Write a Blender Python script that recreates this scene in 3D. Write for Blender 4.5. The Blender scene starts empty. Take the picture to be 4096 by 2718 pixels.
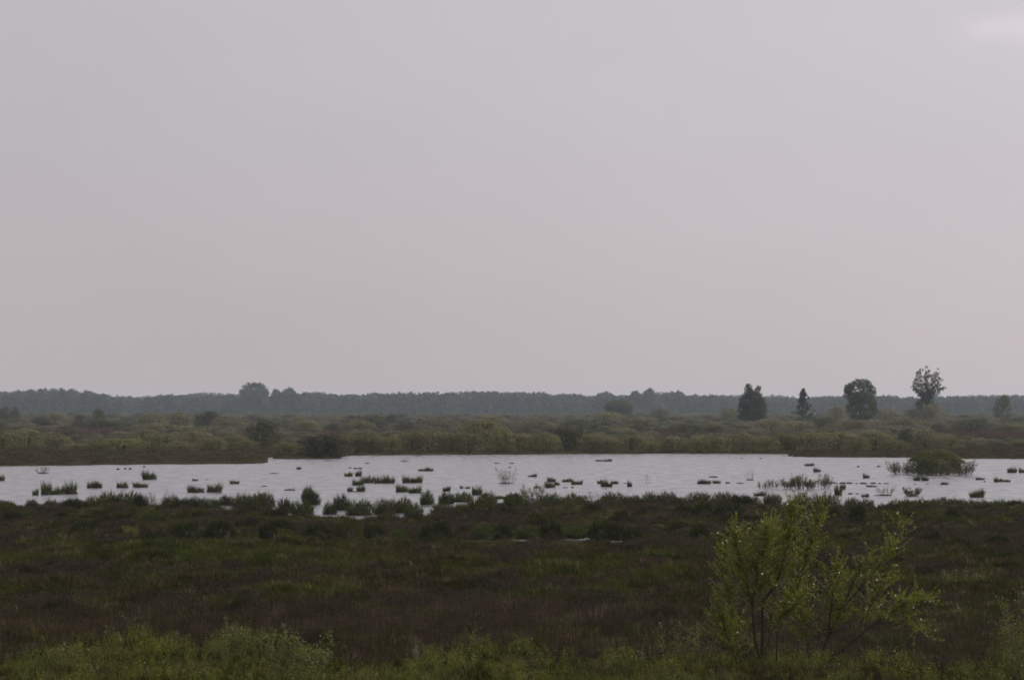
import bpy, math, random
import numpy as np

# ------------------------------------------------------------------ camera, sky, sun, exposure
sc = bpy.context.scene
F, HOR, CX, CAMH = 11615.0, 1630.0, 2048.0, 8.0      # focal length, horizon row and centre column in photo pixels; eye height
cam = bpy.data.objects.new('camera', bpy.data.cameras.new('camera'))
sc.collection.objects.link(cam)
cam.data.sensor_width = 36.0
cam.data.lens = 36.0 * F / 4096.0
cam.data.shift_y = (HOR - 1359.0) / 4096.0
cam.data.clip_start, cam.data.clip_end = 0.5, 20000.0
cam.location = (0, 0, CAMH)
cam.rotation_euler = (math.pi / 2, 0, 0)
sc.camera = cam

SUN_AZ, SUN_EL = math.radians(86), math.radians(47)   # to the right of the view, hidden by thin cloud
sun_dir = (math.sin(SUN_AZ) * math.cos(SUN_EL), math.cos(SUN_AZ) * math.cos(SUN_EL), math.sin(SUN_EL))

world = bpy.data.worlds.new('World'); sc.world = world; world.use_nodes = True
W = world.node_tree; W.nodes.clear()
def wn(t, **k):
    n = W.nodes.new(t)
    for a, b in k.items(): setattr(n, a, b)
    return n
wout = wn('ShaderNodeOutputWorld')
sky = wn('ShaderNodeTexSky', sky_type='NISHITA', sun_disc=False)
sky.sun_elevation = SUN_EL; sky.sun_rotation = SUN_AZ; sky.dust_density = 3.0
bg1 = wn('ShaderNodeBackground'); bg1.inputs[1].default_value = 0.06
W.links.new(sky.outputs[0], bg1.inputs[0])
tc = wn('ShaderNodeTexCoord'); sep = wn('ShaderNodeSeparateXYZ')
W.links.new(tc.outputs['Generated'], sep.inputs[0])
ramp = wn('ShaderNodeValToRGB')
ramp.color_ramp.elements.new(0.3)
el = ramp.color_ramp.elements
for i, (p, c) in enumerate([(0.0, (0.490, 0.436, 0.450, 1)), (0.12, (0.496, 0.470, 0.500, 1)), (1.0, (0.495, 0.488, 0.53, 1))]):
    el[i].position = p; el[i].color = c
W.links.new(sep.outputs[2], ramp.inputs[0])
# thin cloud: faint mottling of the veil, brighter towards the hidden sun
noi = wn('ShaderNodeTexNoise'); noi.inputs['Scale'].default_value = 9.0; noi.inputs['Detail'].default_value = 4.0
mp = wn('ShaderNodeMapping'); mp.inputs['Scale'].default_value = (1, 1, 2.6)
W.links.new(tc.outputs['Generated'], mp.inputs[0]); W.links.new(mp.outputs[0], noi.inputs[0])
mr = wn('ShaderNodeMapRange'); mr.inputs[1].default_value = 0.3; mr.inputs[2].default_value = 0.7; mr.inputs[3].default_value = 0.985; mr.inputs[4].default_value = 1.015
W.links.new(noi.outputs[0], mr.inputs[0])
dot = wn('ShaderNodeVectorMath', operation='DOT_PRODUCT'); dot.inputs[1].default_value = sun_dir
W.links.new(tc.outputs['Generated'], dot.inputs[0])
mr2 = wn('ShaderNodeMapRange'); mr2.inputs[1].default_value = 0.0; mr2.inputs[2].default_value = 1.0; mr2.inputs[3].default_value = 0.86; mr2.inputs[4].default_value = 1.62
W.links.new(dot.outputs['Value'], mr2.inputs[0])
mul = wn('ShaderNodeMath', operation='MULTIPLY'); W.links.new(mr.outputs[0], mul.inputs[0]); W.links.new(mr2.outputs[0], mul.inputs[1])
# one small brighter puff of cloud high on the right
cdir = np.array([(4090 - CX) / F, 1.0, (HOR - 115) / F]); cdir /= np.linalg.norm(cdir)
sub = wn('ShaderNodeVectorMath', operation='SUBTRACT'); sub.inputs[1].default_value = tuple(cdir)
W.links.new(tc.outputs['Generated'], sub.inputs[0])
mp2 = wn('ShaderNodeVectorMath', operation='MULTIPLY'); mp2.inputs[1].default_value = (48, 48, 150)
W.links.new(sub.outputs[0], mp2.inputs[0])
ln = wn('ShaderNodeVectorMath', operation='LENGTH'); W.links.new(mp2.outputs[0], ln.inputs[0])
noi2 = wn('ShaderNodeTexNoise'); noi2.inputs['Scale'].default_value = 60.0; noi2.inputs['Detail'].default_value = 5.0
W.links.new(mp.outputs[0], noi2.inputs[0])
addn = wn('ShaderNodeMath', operation='MULTIPLY_ADD'); addn.inputs[1].default_value = 1.6; W.links.new(noi2.outputs[0], addn.inputs[0]); W.links.new(ln.outputs['Value'], addn.inputs[2])
mr3 = wn('ShaderNodeMapRange', interpolation_type='SMOOTHSTEP'); mr3.inputs[1].default_value = 0.6; mr3.inputs[2].default_value = 2.3; mr3.inputs[3].default_value = 0.085; mr3.inputs[4].default_value = 0.0
W.links.new(addn.outputs[0], mr3.inputs[0])
vm = wn('ShaderNodeVectorMath', operation='SCALE'); W.links.new(ramp.outputs[0], vm.inputs[0]); W.links.new(mul.outputs[0], vm.inputs['Scale'])
puff = wn('ShaderNodeVectorMath', operation='SCALE'); puff.inputs[0].default_value = (1.0, 0.66, 0.58); W.links.new(mr3.outputs[0], puff.inputs['Scale'])
va = wn('ShaderNodeVectorMath', operation='ADD'); W.links.new(vm.outputs[0], va.inputs[0]); W.links.new(puff.outputs[0], va.inputs[1])
bg2 = wn('ShaderNodeBackground'); W.links.new(va.outputs[0], bg2.inputs[0]); bg2.inputs[1].default_value = 1.215
mixw = wn('ShaderNodeMixShader'); mixw.inputs[0].default_value = 0.93
W.links.new(bg1.outputs[0], mixw.inputs[1]); W.links.new(bg2.outputs[0], mixw.inputs[2]); W.links.new(mixw.outputs[0], wout.inputs[0])

sl = bpy.data.lights.new('sun', 'SUN'); sl.energy = 2.7; sl.angle = math.radians(5); sl.color = (1.0, 0.93, 0.84)
so = bpy.data.objects.new('sun', sl); sc.collection.objects.link(so)
from mathutils import Vector
so.rotation_euler = (-Vector(sun_dir)).to_track_quat('-Z', 'Y').to_euler()

vs = sc.view_settings; vs.view_transform = 'Standard'; vs.look = 'None'; vs.exposure = 0.0; vs.gamma = 1.0; vs.use_curve_mapping = False
cy = sc.cycles
cy.max_bounces = 6; cy.diffuse_bounces = 2; cy.glossy_bounces = 2; cy.transmission_bounces = 3; cy.volume_bounces = 0; cy.transparent_max_bounces = 4
cy.use_denoising = True; cy.denoising_prefilter = 'ACCURATE'; cy.use_adaptive_sampling = False
cy.filter_width = 1.7

# ------------------------------------------------------------------ helpers
rng = np.random.default_rng(7); random.seed(7)
COL = sc.collection

def hash2(ix, iy, s):
    h = (ix.astype(np.int64) * 374761393 + iy.astype(np.int64) * 668265263 + s * 974634777) & 0xffffffff
    h = ((h ^ (h >> 13)) * 1274126177) & 0xffffffff
    return ((h ^ (h >> 16)) & 0xffff) / 65535.0
def vnoise(x, y, s=0):
    x = np.asarray(x, float); y = np.asarray(y, float)
    ix, iy = np.floor(x), np.floor(y); fx, fy = x - ix, y - iy
    fx = fx * fx * (3 - 2 * fx); fy = fy * fy * (3 - 2 * fy)
    a = hash2(ix, iy, s); b = hash2(ix + 1, iy, s); c = hash2(ix, iy + 1, s); d = hash2(ix + 1, iy + 1, s)
    return (a * (1 - fx) + b * fx) * (1 - fy) + (c * (1 - fx) + d * fx) * fy
def fbm(x, y, s=0, o=3):
    t, a, n = 0.0, 0.5, 0.0
    for i in range(o):
        t = t + a * vnoise(x * 2 ** i, y * 2 ** i, s + i * 17); n += a; a *= 0.5
    return t / n

def pix(x, y):                 # photo column of a ground point
    return CX + F * x / np.maximum(y, 1e-3)
def dist(py, z=0.0):           # distance of a ground point seen at photo row py
    return (CAMH - z) * F / (py - HOR)
def world_x(px, d): return (px - CX) / F * d

def obj(name, me, mat=None, parent=None, loc=None):
    o = bpy.data.objects.new(name, me); COL.objects.link(o)
    if mat is not None and me is not None and not me.materials: me.materials.append(mat)
    if parent is not None: o.parent = parent
    if loc is not None: o.location = loc
    return o
def tag(o, label, cat=None, group=None, kind=None):
    o['label'] = label
    if cat: o['category'] = cat
    if group: o['group'] = group
    if kind: o['kind'] = kind
    return o
def thing(name, label, cat, loc, rz=0.0, scale=(1, 1, 1), group=None):
    o = obj(name, None); o.location = loc; o.rotation_euler = (0, 0, rz); o.scale = scale
    return tag(o, label, cat, group)

def mesh_np(name, V, faces_list, smooth=False):
    """V (n,3); faces_list: list of (m,k) int arrays"""
    me = bpy.data.meshes.new(name)
    V = np.ascontiguousarray(V, np.float32)
    loops = np.concatenate([f.ravel() for f in faces_list]).astype(np.int32)
    sizes = np.concatenate([np.full(len(f), f.shape[1], np.int32) for f in faces_list])
    starts = np.concatenate([[0], np.cumsum(sizes)[:-1]]).astype(np.int32)
    me.vertices.add(len(V)); me.vertices.foreach_set('co', V.ravel())
    me.loops.add(len(loops)); me.loops.foreach_set('vertex_index', loops)
    me.polygons.add(len(sizes)); me.polygons.foreach_set('loop_start', starts)
    try: me.polygons.foreach_set('loop_total', sizes)
    except Exception: pass
    if smooth: me.polygons.foreach_set('use_smooth', np.ones(len(sizes), bool))
    me.update(calc_edges=True); me.validate()
    return me

class Geo:
    def __init__(s): s.V = []; s.Q = []; s.T = []; s.n = 0
    def add(s, V, Q=None, T=None):
        V = np.asarray(V, float).reshape(-1, 3)
        s.V.append(V)
        if Q is not None and len(Q): s.Q.append(np.asarray(Q) + s.n)
        if T is not None and len(T): s.T.append(np.asarray(T) + s.n)
        s.n += len(V)
    def mesh(s, name, smooth=False):
        fl = []
        if s.Q: fl.append(np.concatenate(s.Q))
        if s.T: fl.append(np.concatenate(s.T))
        return mesh_np(name, np.concatenate(s.V), fl, smooth)

def unit(v): return v / np.maximum(np.linalg.norm(v, axis=-1, keepdims=True), 1e-9)
def rand_unit(n, r=rng): return unit(r.normal(size=(n, 3)))

def leaves(g, P, size, r=rng, aspect=0.5, up=None, upw=0.0, face=None, fw=1.0):
    """diamond shaped leaves at centres P (n,3); face: directions the blades tend to face"""
    n = len(P)
    a = rand_unit(n, r)
    if up is not None: a = unit(a + np.asarray(up) * upw)
    if face is None: b = unit(np.cross(a, rand_unit(n, r)))
    else:
        nn = unit(np.asarray(face) * fw + rand_unit(n, r)); a = unit(a - nn * np.sum(a * nn, 1, keepdims=True)); b = np.cross(nn, a)
    s = size * r.uniform(0.6, 1.35, (n, 1))
    a = a * s; b = b * s * aspect
    c = np.cross(a, b); c = unit(c) * s * 0.18
    V = np.stack([P - a, P + b + c, P + a, P - b + c], 1).reshape(-1, 3)
    i = np.arange(n)[:, None] * 4
    g.add(V, T=np.concatenate([i + [0, 1, 2], i + [0, 2, 3]]))

def blades(g, base, tip, width, r=rng, bend=0.25):
    """two-segment grass blades from base (n,3) to tip (n,3)"""
    n = len(base)
    d = tip - base
    side = np.cross(d, rand_unit(n, r)); side = unit(side)
    # keep the blade broad in plan: side mostly level
    side[:, 2] *= 0.2; side = unit(side) * (width * r.uniform(0.6, 1.3, (n, 1)))
    out = d.copy(); out[:, 2] = 0
    L = np.linalg.norm(d, axis=1, keepdims=True)
    mid = base + d * 0.55 + np.array([0, 0, 1.0]) * L * bend * 0.5 - out * bend * 0.5
    V = np.stack([base - side, base + side, mid + side * 0.8, mid - side * 0.8, tip], 1).reshape(-1, 3)
    i = np.arange(n)[:, None] * 5
    g.add(V, Q=i + [0, 1, 2, 3], T=i + [3, 2, 4])

def tube(g, pts, r0, r1, sides=4):
    pts = np.asarray(pts, float); n = len(pts)
    tan = np.gradient(pts, axis=0); tan = unit(tan)
    ref = np.array([0.31, 0.9, 0.27]); a = unit(np.cross(tan, ref)); b = np.cross(tan, a)
    rad = np.linspace(r0, r1, n)[:, None, None]
    ang = np.arange(sides) * 2 * math.pi / sides
    ring = pts[:, None, :] + rad * (np.cos(ang)[None, :, None] * a[:, None, :] + np.sin(ang)[None, :, None] * b[:, None, :])
    q = []
    for i in range(n - 1):
        for k in range(sides):
            k2 = (k + 1) % sides
            q.append([i * sides + k, i * sides + k2, (i + 1) * sides + k2, (i + 1) * sides + k])
    cap = [[(n - 1) * sides + k, (n - 1) * sides + (k + 1) % sides, (n - 1) * sides + (k + 2) % sides] for k in range(1, sides - 1)] if False else None
    g.add(ring.reshape(-1, 3), Q=q)

def smooth_path(pts, n):
    pts = np.asarray(pts, float)
    t = np.concatenate([[0], np.cumsum(np.linalg.norm(np.diff(pts, axis=0), axis=1))]); t /= t[-1]
    u = np.linspace(0, 1, n)
    # Catmull-Rom
    P = np.vstack([2 * pts[0] - pts[1], pts, 2 * pts[-1] - pts[-2]])
    out = []
    for x in u:
        i = min(np.searchsorted(t, x, side='right') - 1, len(pts) - 2); i = max(i, 0)
        f = (x - t[i]) / max(t[i + 1] - t[i], 1e-9)
        p0, p1, p2, p3 = P[i], P[i + 1], P[i + 2], P[i + 3]
        out.append(0.5 * (2 * p1 + (p2 - p0) * f + (2 * p0 - 5 * p1 + 4 * p2 - p3) * f * f + (3 * p1 - p0 - 3 * p2 + p3) * f ** 3))
    return np.array(out)

def mound_mesh(name, seed, seg=14, rings=5, rough=0.3):
    r = np.random.default_rng(seed); V = [(0, 0, 1.0)]; 
    for i in range(1, rings + 1):
        ph = i / rings * math.pi / 2
        for k in range(seg):
            th = k / seg * 2 * math.pi
            q = 1 + rough * (vnoise(np.array([math.cos(th) * 2 + 9]), np.array([math.sin(th) * 2 + i * .7 + seed]), seed)[0] - 0.5) * 2
            V.append((0.5 * math.sin(ph) * math.cos(th) * q, 0.5 * math.sin(ph) * math.sin(th) * q, math.cos(ph) * (0.75 + 0.25 * q) - (0.12 if i == rings else 0)))
    T = [[0, 1 + k, 1 + (k + 1) % seg] for k in range(seg)]
    Q = [[1 + (i) * seg + k, 1 + (i + 1) * seg + k, 1 + (i + 1) * seg + (k + 1) % seg, 1 + i * seg + (k + 1) % seg] for i in range(rings - 1) for k in range(seg)]
    g = Geo(); g.add(V, Q, T); return g.mesh(name, True)

# ------------------------------------------------------------------ materials
def leaf_mat(name, c1, c2, transl=0.3, rough=0.55, tint='object', spec=0.25):
    m = bpy.data.materials.new(name); m.use_nodes = True; N = m.node_tree; N.nodes.clear()
    out = N.nodes.new('ShaderNodeOutputMaterial')
    geo = N.nodes.new('ShaderNodeNewGeometry')
    rp = N.nodes.new('ShaderNodeMix'); rp.data_type = 'RGBA'
    rp.inputs[6].default_value = (*c1, 1); rp.inputs[7].default_value = (*c2, 1)
    N.links.new(geo.outputs['Random Per Island'], rp.inputs[0])
    mulc = N.nodes.new('ShaderNodeMix'); mulc.data_type = 'RGBA'; mulc.blend_type = 'MULTIPLY'; mulc.inputs[0].default_value = 1.0
    N.links.new(rp.outputs[2], mulc.inputs[6])
    if tint == 'object':
        oi = N.nodes.new('ShaderNodeObjectInfo'); N.links.new(oi.outputs['Color'], mulc.inputs[7])
    else:
        at = N.nodes.new('ShaderNodeAttribute'); at.attribute_type = 'INSTANCER'; at.attribute_name = 'tint'; N.links.new(at.outputs['Color'], mulc.inputs[7])
    pr = N.nodes.new('ShaderNodeBsdfPrincipled'); pr.inputs['Roughness'].default_value = rough
    pr.inputs['Specular IOR Level'].default_value = spec
    N.links.new(mulc.outputs[2], pr.inputs['Base Color'])
    tr = N.nodes.new('ShaderNodeBsdfTranslucent'); N.links.new(mulc.outputs[2], tr.inputs[0])
    mx = N.nodes.new('ShaderNodeMixShader'); mx.inputs[0].default_value = transl
    N.links.new(pr.outputs[0], mx.inputs[1]); N.links.new(tr.outputs[0], mx.inputs[2]); N.links.new(mx.outputs[0], out.inputs[0])
    return m
def solid_mat(name, c1, c2, scale=8.0, rough=0.8, bump=0.0):
    m = bpy.data.materials.new(name); m.use_nodes = True; N = m.node_tree
    pr = N.nodes['Principled BSDF']; pr.inputs['Roughness'].default_value = rough; pr.inputs['Specular IOR Level'].default_value = 0.2
    t = N.nodes.new('ShaderNodeTexCoord'); n = N.nodes.new('ShaderNodeTexNoise'); n.inputs['Scale'].default_value = scale; n.inputs['Detail'].default_value = 5
    N.links.new(t.outputs['Object'], n.inputs[0])
    mx = N.nodes.new('ShaderNodeMix'); mx.data_type = 'RGBA'; mx.inputs[6].default_value = (*c1, 1); mx.inputs[7].default_value = (*c2, 1)
    N.links.new(n.outputs[0], mx.inputs[0]); N.links.new(mx.outputs[2], pr.inputs['Base Color'])
    if bump:
        b = N.nodes.new('ShaderNodeBump'); b.inputs['Strength'].default_value = bump; b.inputs['Distance'].default_value = 0.1
        N.links.new(n.outputs[0], b.inputs['Height']); N.links.new(b.outputs[0], pr.inputs['Normal'])
    return m

M_tussock = leaf_mat('sedge_blades', (0.046, 0.062, 0.014), (0.090, 0.100, 0.034), 0.3, spec=0.08)
M_dry = leaf_mat('dry_blades', (0.11, 0.085, 0.05), (0.20, 0.16, 0.10), 0.25)
M_heather = leaf_mat('heather_sprays', (0.060, 0.045, 0.036), (0.11, 0.075, 0.055), 0.2)
M_shrub = leaf_mat('willow_foliage', (0.118, 0.114, 0.058), (0.168, 0.156, 0.088), 0.38, spec=0.08)
M_tree = leaf_mat('tree_foliage', (0.052, 0.064, 0.026), (0.100, 0.110, 0.046), 0.3, spec=0.1)
M_wleaf = leaf_mat('glossy_willow_leaves', (0.135, 0.15, 0.012), (0.28, 0.28, 0.024), 0.46, rough=0.28, spec=0.6)
M_sapl = leaf_mat('sapling_leaves', (0.12, 0.125, 0.03), (0.22, 0.215, 0.06), 0.38, rough=0.42, spec=0.3)
M_bark = solid_mat('bark', (0.022, 0.017, 0.013), (0.05, 0.04, 0.03), 6, 0.85, 0.4)
M_twig = solid_mat('grey_twigs', (0.06, 0.05, 0.042), (0.12, 0.10, 0.085), 5, 0.85)
M_pale = solid_mat('bleached_stalk', (0.20, 0.17, 0.13), (0.34, 0.29, 0.23), 12, 0.8)
M_peat = solid_mat('wet_peat', (0.016, 0.012, 0.009), (0.04, 0.03, 0.022), 9, 0.75, 0.6)
M_bird = solid_mat('brown_plumage', (0.03, 0.02, 0.015), (0.07, 0.05, 0.035), 6, 0.8)
Mi_grass = leaf_mat('bog_grass', (0.7, 0.7, 0.7), (1.3, 1.25, 1.1), 0.22, tint='inst', spec=0.05)
Mi_heath = leaf_mat('bog_heather', (0.75, 0.75, 0.75), (1.25, 1.2, 1.2), 0.2, tint='inst', spec=0.05)
Mi_leafy = leaf_mat('scrub_leaves', (0.7, 0.7, 0.6), (1.3, 1.25, 1.2), 0.34, rough=0.5, spec=0.18, tint='inst')
Mi_scrub = leaf_mat('far_scrub', (0.75, 0.75, 0.7), (1.25, 1.2, 1.2), 0.38, tint='inst')
Mi_tree = leaf_mat('far_wood', (0.75, 0.75, 0.75), (1.25, 1.25, 1.2), 0.22, tint='inst')
Mi_stem = solid_mat('scrub_stems', (0.03, 0.024, 0.02), (0.06, 0.05, 0.04), 6, 0.85)

# ------------------------------------------------------------------ terrain
near_pts = [(-2500, 2034), (0, 2034), (147, 2030), (236, 2033), (300, 2036), (1040, 2036), (1062, 2030), (1085, 2030), (1100, 2050), (1160, 2070), (1240, 2081),
            (1700, 2083), (1750, 2078), (1810, 2056), (1990, 2034), (2030, 2024), (2150, 2024), (2400, 2026), (2600, 2026), (3000, 2028), (3230, 2028),
            (3320, 2030), (3358, 2040), (3400, 2036), (3470, 2034), (3512, 2040), (3559, 2040), (3610, 2034), (3700, 2033), (3860, 2033), (3922, 2040), (3975, 2036), (4096, 2036), (6500, 2036)]
far_pts = [(-2500, 1864), (0, 1863), (268, 1861), (567, 1857), (800, 1855), (1055, 1853), (1066, 1850), (1072, 1828), (1090, 1828), (1098, 1835), (1360, 1835), (1384, 1822),
           (1600, 1819), (2050, 1817), (2580, 1813), (3050, 1814), (3155, 1816), (3163, 1826), (3372, 1828), (3647, 1830), (3875, 1834), (4096, 1836), (6500, 1840)]
nx, ny_ = np.array(near_pts).T; fx_, fy_ = np.array(far_pts).T
# open slivers of water in the bog: (column, row, half width in photo px, half depth in m)
pools = [(800, 2152, 110, 2.0), (905, 2160, 90, 1.6), (1000, 2157, 60, 1.5), (1300, 2158, 330, 1.8), (1560, 2160, 70, 2.4), (1690, 2172, 70, 2.2), (1880, 2160, 130, 1.5), (2060, 2155, 120, 1.5),
         (2330, 2152, 90, 2.4), (2460, 2163, 80, 2.4), (2270, 2172, 70, 1.8), (3480, 2110, 70, 3.2), (2870, 2205, 16, 2.0), (1442, 2313, 20, 1.6), (2762, 2062, 14, 2.4), (925, 2038, 14, 1.8)]
def shore(x, y):
    """signed distance in metres, + on land"""
    u = pix(x, y)
    w = (fbm(x / 3.0, y / 5.0, 5) - 0.5)
    s1 = dist(np.interp(u, nx, ny_)) - y + w * 5.0 + (fbm(x / 2.6, y / 16.0, 71) - 0.5) * 16.0
    s2 = y - dist(np.interp(u, fx_, fy_)) + w * 9.0
    s = np.maximum(s1, s2)
    for (pu, pv, hw, hd) in pools:
        d0 = dist(pv, 0.1); hx = hw / F * d0
        e = np.sqrt(((x - world_x(pu, d0)) / hx) ** 2 + ((y - d0) / hd) ** 2)
        s = np.minimum(s, (e - 1) * min(hd, hx) + (vnoise(x / 0.9, y / 0.9, 3) - 0.5) * 0.9)
    return s
def ground(x, y):
    x = np.asarray(x, float); y = np.asarray(y, float)
    s = shore(x, y)
    land = 0.20 * (1 - np.exp(-np.maximum(s, 0) / 1.2))
    fade = np.clip(s / 3.0, 0, 1)
    hum = (fbm(x / 2.4, y / 3.6, 11) - 0.45) * 1.0 + (fbm(x / 9.0, y / 14.0, 23) - 0.5) * 0.3
    hum = hum * np.clip(1.3 - y / 900.0, 0.4, 1)
    return np.where(s > 0, land + np.maximum(hum * fade, -0.13), np.maximum(s * 0.12, -0.6))

def build_terrain():
    rr = np.concatenate([np.geomspace(3, 76, 16), np.arange(78, 262, 0.85), np.arange(262, 396, 9.0), np.arange(396, 570, 1.8), np.arange(570, 1400, 9.0), np.geomspace(1410, 5800, 28)])
    fine = np.radians(np.arange(-13.5, 13.51, 0.085)); coarse = np.radians(np.linspace(13.5, 346.5, 50)[1:-1])
    an = np.concatenate([fine, coarse]); na, nr = len(an), len(rr)
    X = np.outer(rr, np.sin(an)); Y = np.outer(rr, np.cos(an))
    Z = ground(X, Y)
    behind = Y < 40
    Z[behind] = 0.2
    V = np.stack([X, Y, Z], -1).reshape(-1, 3); V = np.vstack([V, [[0, 0, 0.2]]])
    i = np.arange(nr - 1)[:, None] * na; k = np.arange(na)[None, :]; k2 = (k + 1) % na
    Q = np.stack([i + k, i + k2, i + na + k2, i + na + k], -1).reshape(-1, 4)[:, ::-1]
    T = np.stack([np.full(na, nr * na), np.arange(na), (np.arange(na) + 1) % na], -1)[:, ::-1]
    return mesh_np('ground', V, [Q, T], True)
M_ground = bpy.data.materials.new('peat_and_moss'); M_ground.use_nodes = True
N = M_ground.node_tree; pr = N.nodes['Principled BSDF']; pr.inputs['Roughness'].default_value = 1.0; pr.inputs['Specular IOR Level'].default_value = 0.0
g_ = N.nodes.new('ShaderNodeNewGeometry'); n1 = N.nodes.new('ShaderNodeTexNoise'); n1.inputs['Scale'].default_value = 0.35; n1.inputs['Detail'].default_value = 7
N.links.new(g_.outputs['Position'], n1.inputs[0])
cr = N.nodes.new('ShaderNodeValToRGB'); e = cr.color_ramp.elements
e[0].position = 0.38; e[0].color = (0.032, 0.022, 0.017, 1); e[1].position = 0.62; e[1].color = (0.036, 0.036, 0.015, 1)
N.links.new(n1.outputs[0], cr.inputs[0]); N.links.new(cr.outputs[0], pr.inputs['Base Color'])
n2 = N.nodes.new('ShaderNodeTexNoise'); n2.inputs['Scale'].default_value = 6.0; n2.inputs['Detail'].default_value = 5; N.links.new(g_.outputs['Position'], n2.inputs[0])
bp = N.nodes.new('ShaderNodeBump'); bp.inputs['Strength'].default_value = 0.8; bp.inputs['Distance'].default_value = 0.1
N.links.new(n2.outputs[0], bp.inputs['Height']); N.links.new(bp.outputs[0], pr.inputs['Normal'])
tag(obj('ground', build_terrain(), M_ground), 'dark peaty marsh ground reaching to the horizon', kind='structure')

# water: one level sheet, rippled by a light wind
M_water = bpy.data.materials.new('rippled_water'); M_water.use_nodes = True
N = M_water.node_tree; pr = N.nodes['Principled BSDF']
pr.inputs['Base Color'].default_value = (0.11, 0.107, 0.117, 1); pr.inputs['Roughness'].default_value = 0.24; pr.inputs['IOR'].default_value = 1.9
g_ = N.nodes.new('ShaderNodeNewGeometry')
m1 = N.nodes.new('ShaderNodeMapping'); m1.inputs['Scale'].default_value = (0.9, 0.55, 1); N.links.new(g_.outputs['Position'], m1.inputs[0])
w1 = N.nodes.new('ShaderNodeTexNoise'); w1.inputs['Scale'].default_value = 2.2; w1.inputs['Detail'].default_value = 3; N.links.new(m1.outputs[0], w1.inputs[0])
m2 = N.nodes.new('ShaderNodeMapping'); m2.inputs['Scale'].default_value = (0.6, 0.15, 1); N.links.new(g_.outputs['Position'], m2.inputs[0])
w2 = N.nodes.new('ShaderNodeTexNoise'); w2.inputs['Scale'].default_value = 1.0; w2.inputs['Detail'].default_value = 6; w2.inputs['Roughness'].default_value = 0.7; N.links.new(m2.outputs[0], w2.inputs[0])
mrr = N.nodes.new('ShaderNodeMapRange'); mrr.inputs[1].default_value = 0.35; mrr.inputs[2].default_value = 0.65; mrr.inputs[3].default_value = 0.02; mrr.inputs[4].default_value = 0.50
N.links.new(w2.outputs[0], mrr.inputs[0])
mr_r = N.nodes.new('ShaderNodeMapRange'); mr_r.inputs[1].default_value = 0.38; mr_r.inputs[2].default_value = 0.62; mr_r.inputs[3].default_value = 0.15; mr_r.inputs[4].default_value = 0.42
N.links.new(w2.outputs[0], mr_r.inputs[0]); N.links.new(mr_r.outputs[0], pr.inputs['Roughness'])
bp = N.nodes.new('ShaderNodeBump'); bp.inputs['Distance'].default_value = 0.12; N.links.new(mrr.outputs[0], bp.inputs['Strength'])
N.links.new(w1.outputs[0], bp.inputs['Height']); N.links.new(bp.outputs[0], pr.inputs['Normal'])
me = mesh_np('water', np.array([(-160, 150, 0), (160, 150, 0), (160, 640, 0), (-160, 640, 0)], float), [np.array([[0, 1, 2, 3]])])
tag(obj('water', me, M_water), 'shallow grey lake rippled by wind across the marsh', kind='structure')

# ------------------------------------------------------------------ scattering of uncountable cover
def scatter(name, label, cat, P, rz, scl, vi, tint, templates):
    n = len(P)
    me = bpy.data.meshes.new(name); me.vertices.add(n); me.vertices.foreach_set('co', np.ascontiguousarray(P, np.float32).ravel())
    def att(nm, typ, arr, prop):
        a = me.attributes.new(nm, typ, 'POINT'); a.data.foreach_set(prop, np.ascontiguousarray(arr).ravel())
    rot = np.zeros((n, 3), np.float32); rot[:, 2] = rz
    scl = np.asarray(scl, np.float32)
    if scl.ndim == 1: scl = np.repeat(scl[:, None], 3, 1)
    att('rot', 'FLOAT_VECTOR', rot, 'vector'); att('scl', 'FLOAT_VECTOR', scl, 'vector'); att('vi', 'INT', vi.astype(np.int32), 'value')
    t4 = np.ones((n, 4), np.float32); t4[:, :3] = tint; att('tint', 'FLOAT_COLOR', t4, 'color')
    o = obj(name, me); tag(o, label, cat, kind='stuff')
    tcol = bpy.data.collections.new(name + '_kinds')
    for i, tm in enumerate(templates):
        to = bpy.data.objects.new('%s_kind_%02d' % (name, i), tm); tcol.objects.link(to)
    ng = bpy.data.node_groups.new(name, 'GeometryNodeTree')
    ng.interface.new_socket('Geometry', in_out='INPUT', socket_type='NodeSocketGeometry'); ng.interface.new_socket('Geometry', in_out='OUTPUT', socket_type='NodeSocketGeometry')
    L = ng.links; nn = ng.nodes
    gi = nn.new('NodeGroupInput'); go = nn.new('NodeGroupOutput')
    mtp = nn.new('GeometryNodeMeshToPoints'); L.new(gi.outputs[0], mtp.inputs['Mesh'])
    ci = nn.new('GeometryNodeCollectionInfo'); ci.inputs['Collection'].default_value = tcol
    ci.inputs['Separate Children'].default_value = True; ci.inputs['Reset Children'].default_value = True
    iop = nn.new('GeometryNodeInstanceOnPoints'); L.new(mtp.outputs[0], iop.inputs['Points']); L.new(ci.outputs[0], iop.inputs['Instance'])
    iop.inputs['Pick Instance'].default_value = True
    def na(nm, typ):
        a = nn.new('GeometryNodeInputNamedAttribute'); a.data_type = typ; a.inputs[0].default_value = nm; return a.outputs[0]
    L.new(na('vi', 'INT'), iop.inputs['Instance Index']); L.new(na('rot', 'FLOAT_VECTOR'), iop.inputs['Rotation']); L.new(na('scl', 'FLOAT_VECTOR'), iop.inputs['Scale'])
    L.new(iop.outputs[0], go.inputs[0])
    md = o.modifiers.new('cover', 'NODES'); md.node_group = ng
    return o

def sample(n, d0, d1, half=0.235):
    d = np.exp(rng.uniform(math.log(d0), math.log(d1), n)); u = rng.uniform(-half, half, n)
    return u * d, d
def col(*c): return np.array(c, float)

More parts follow.
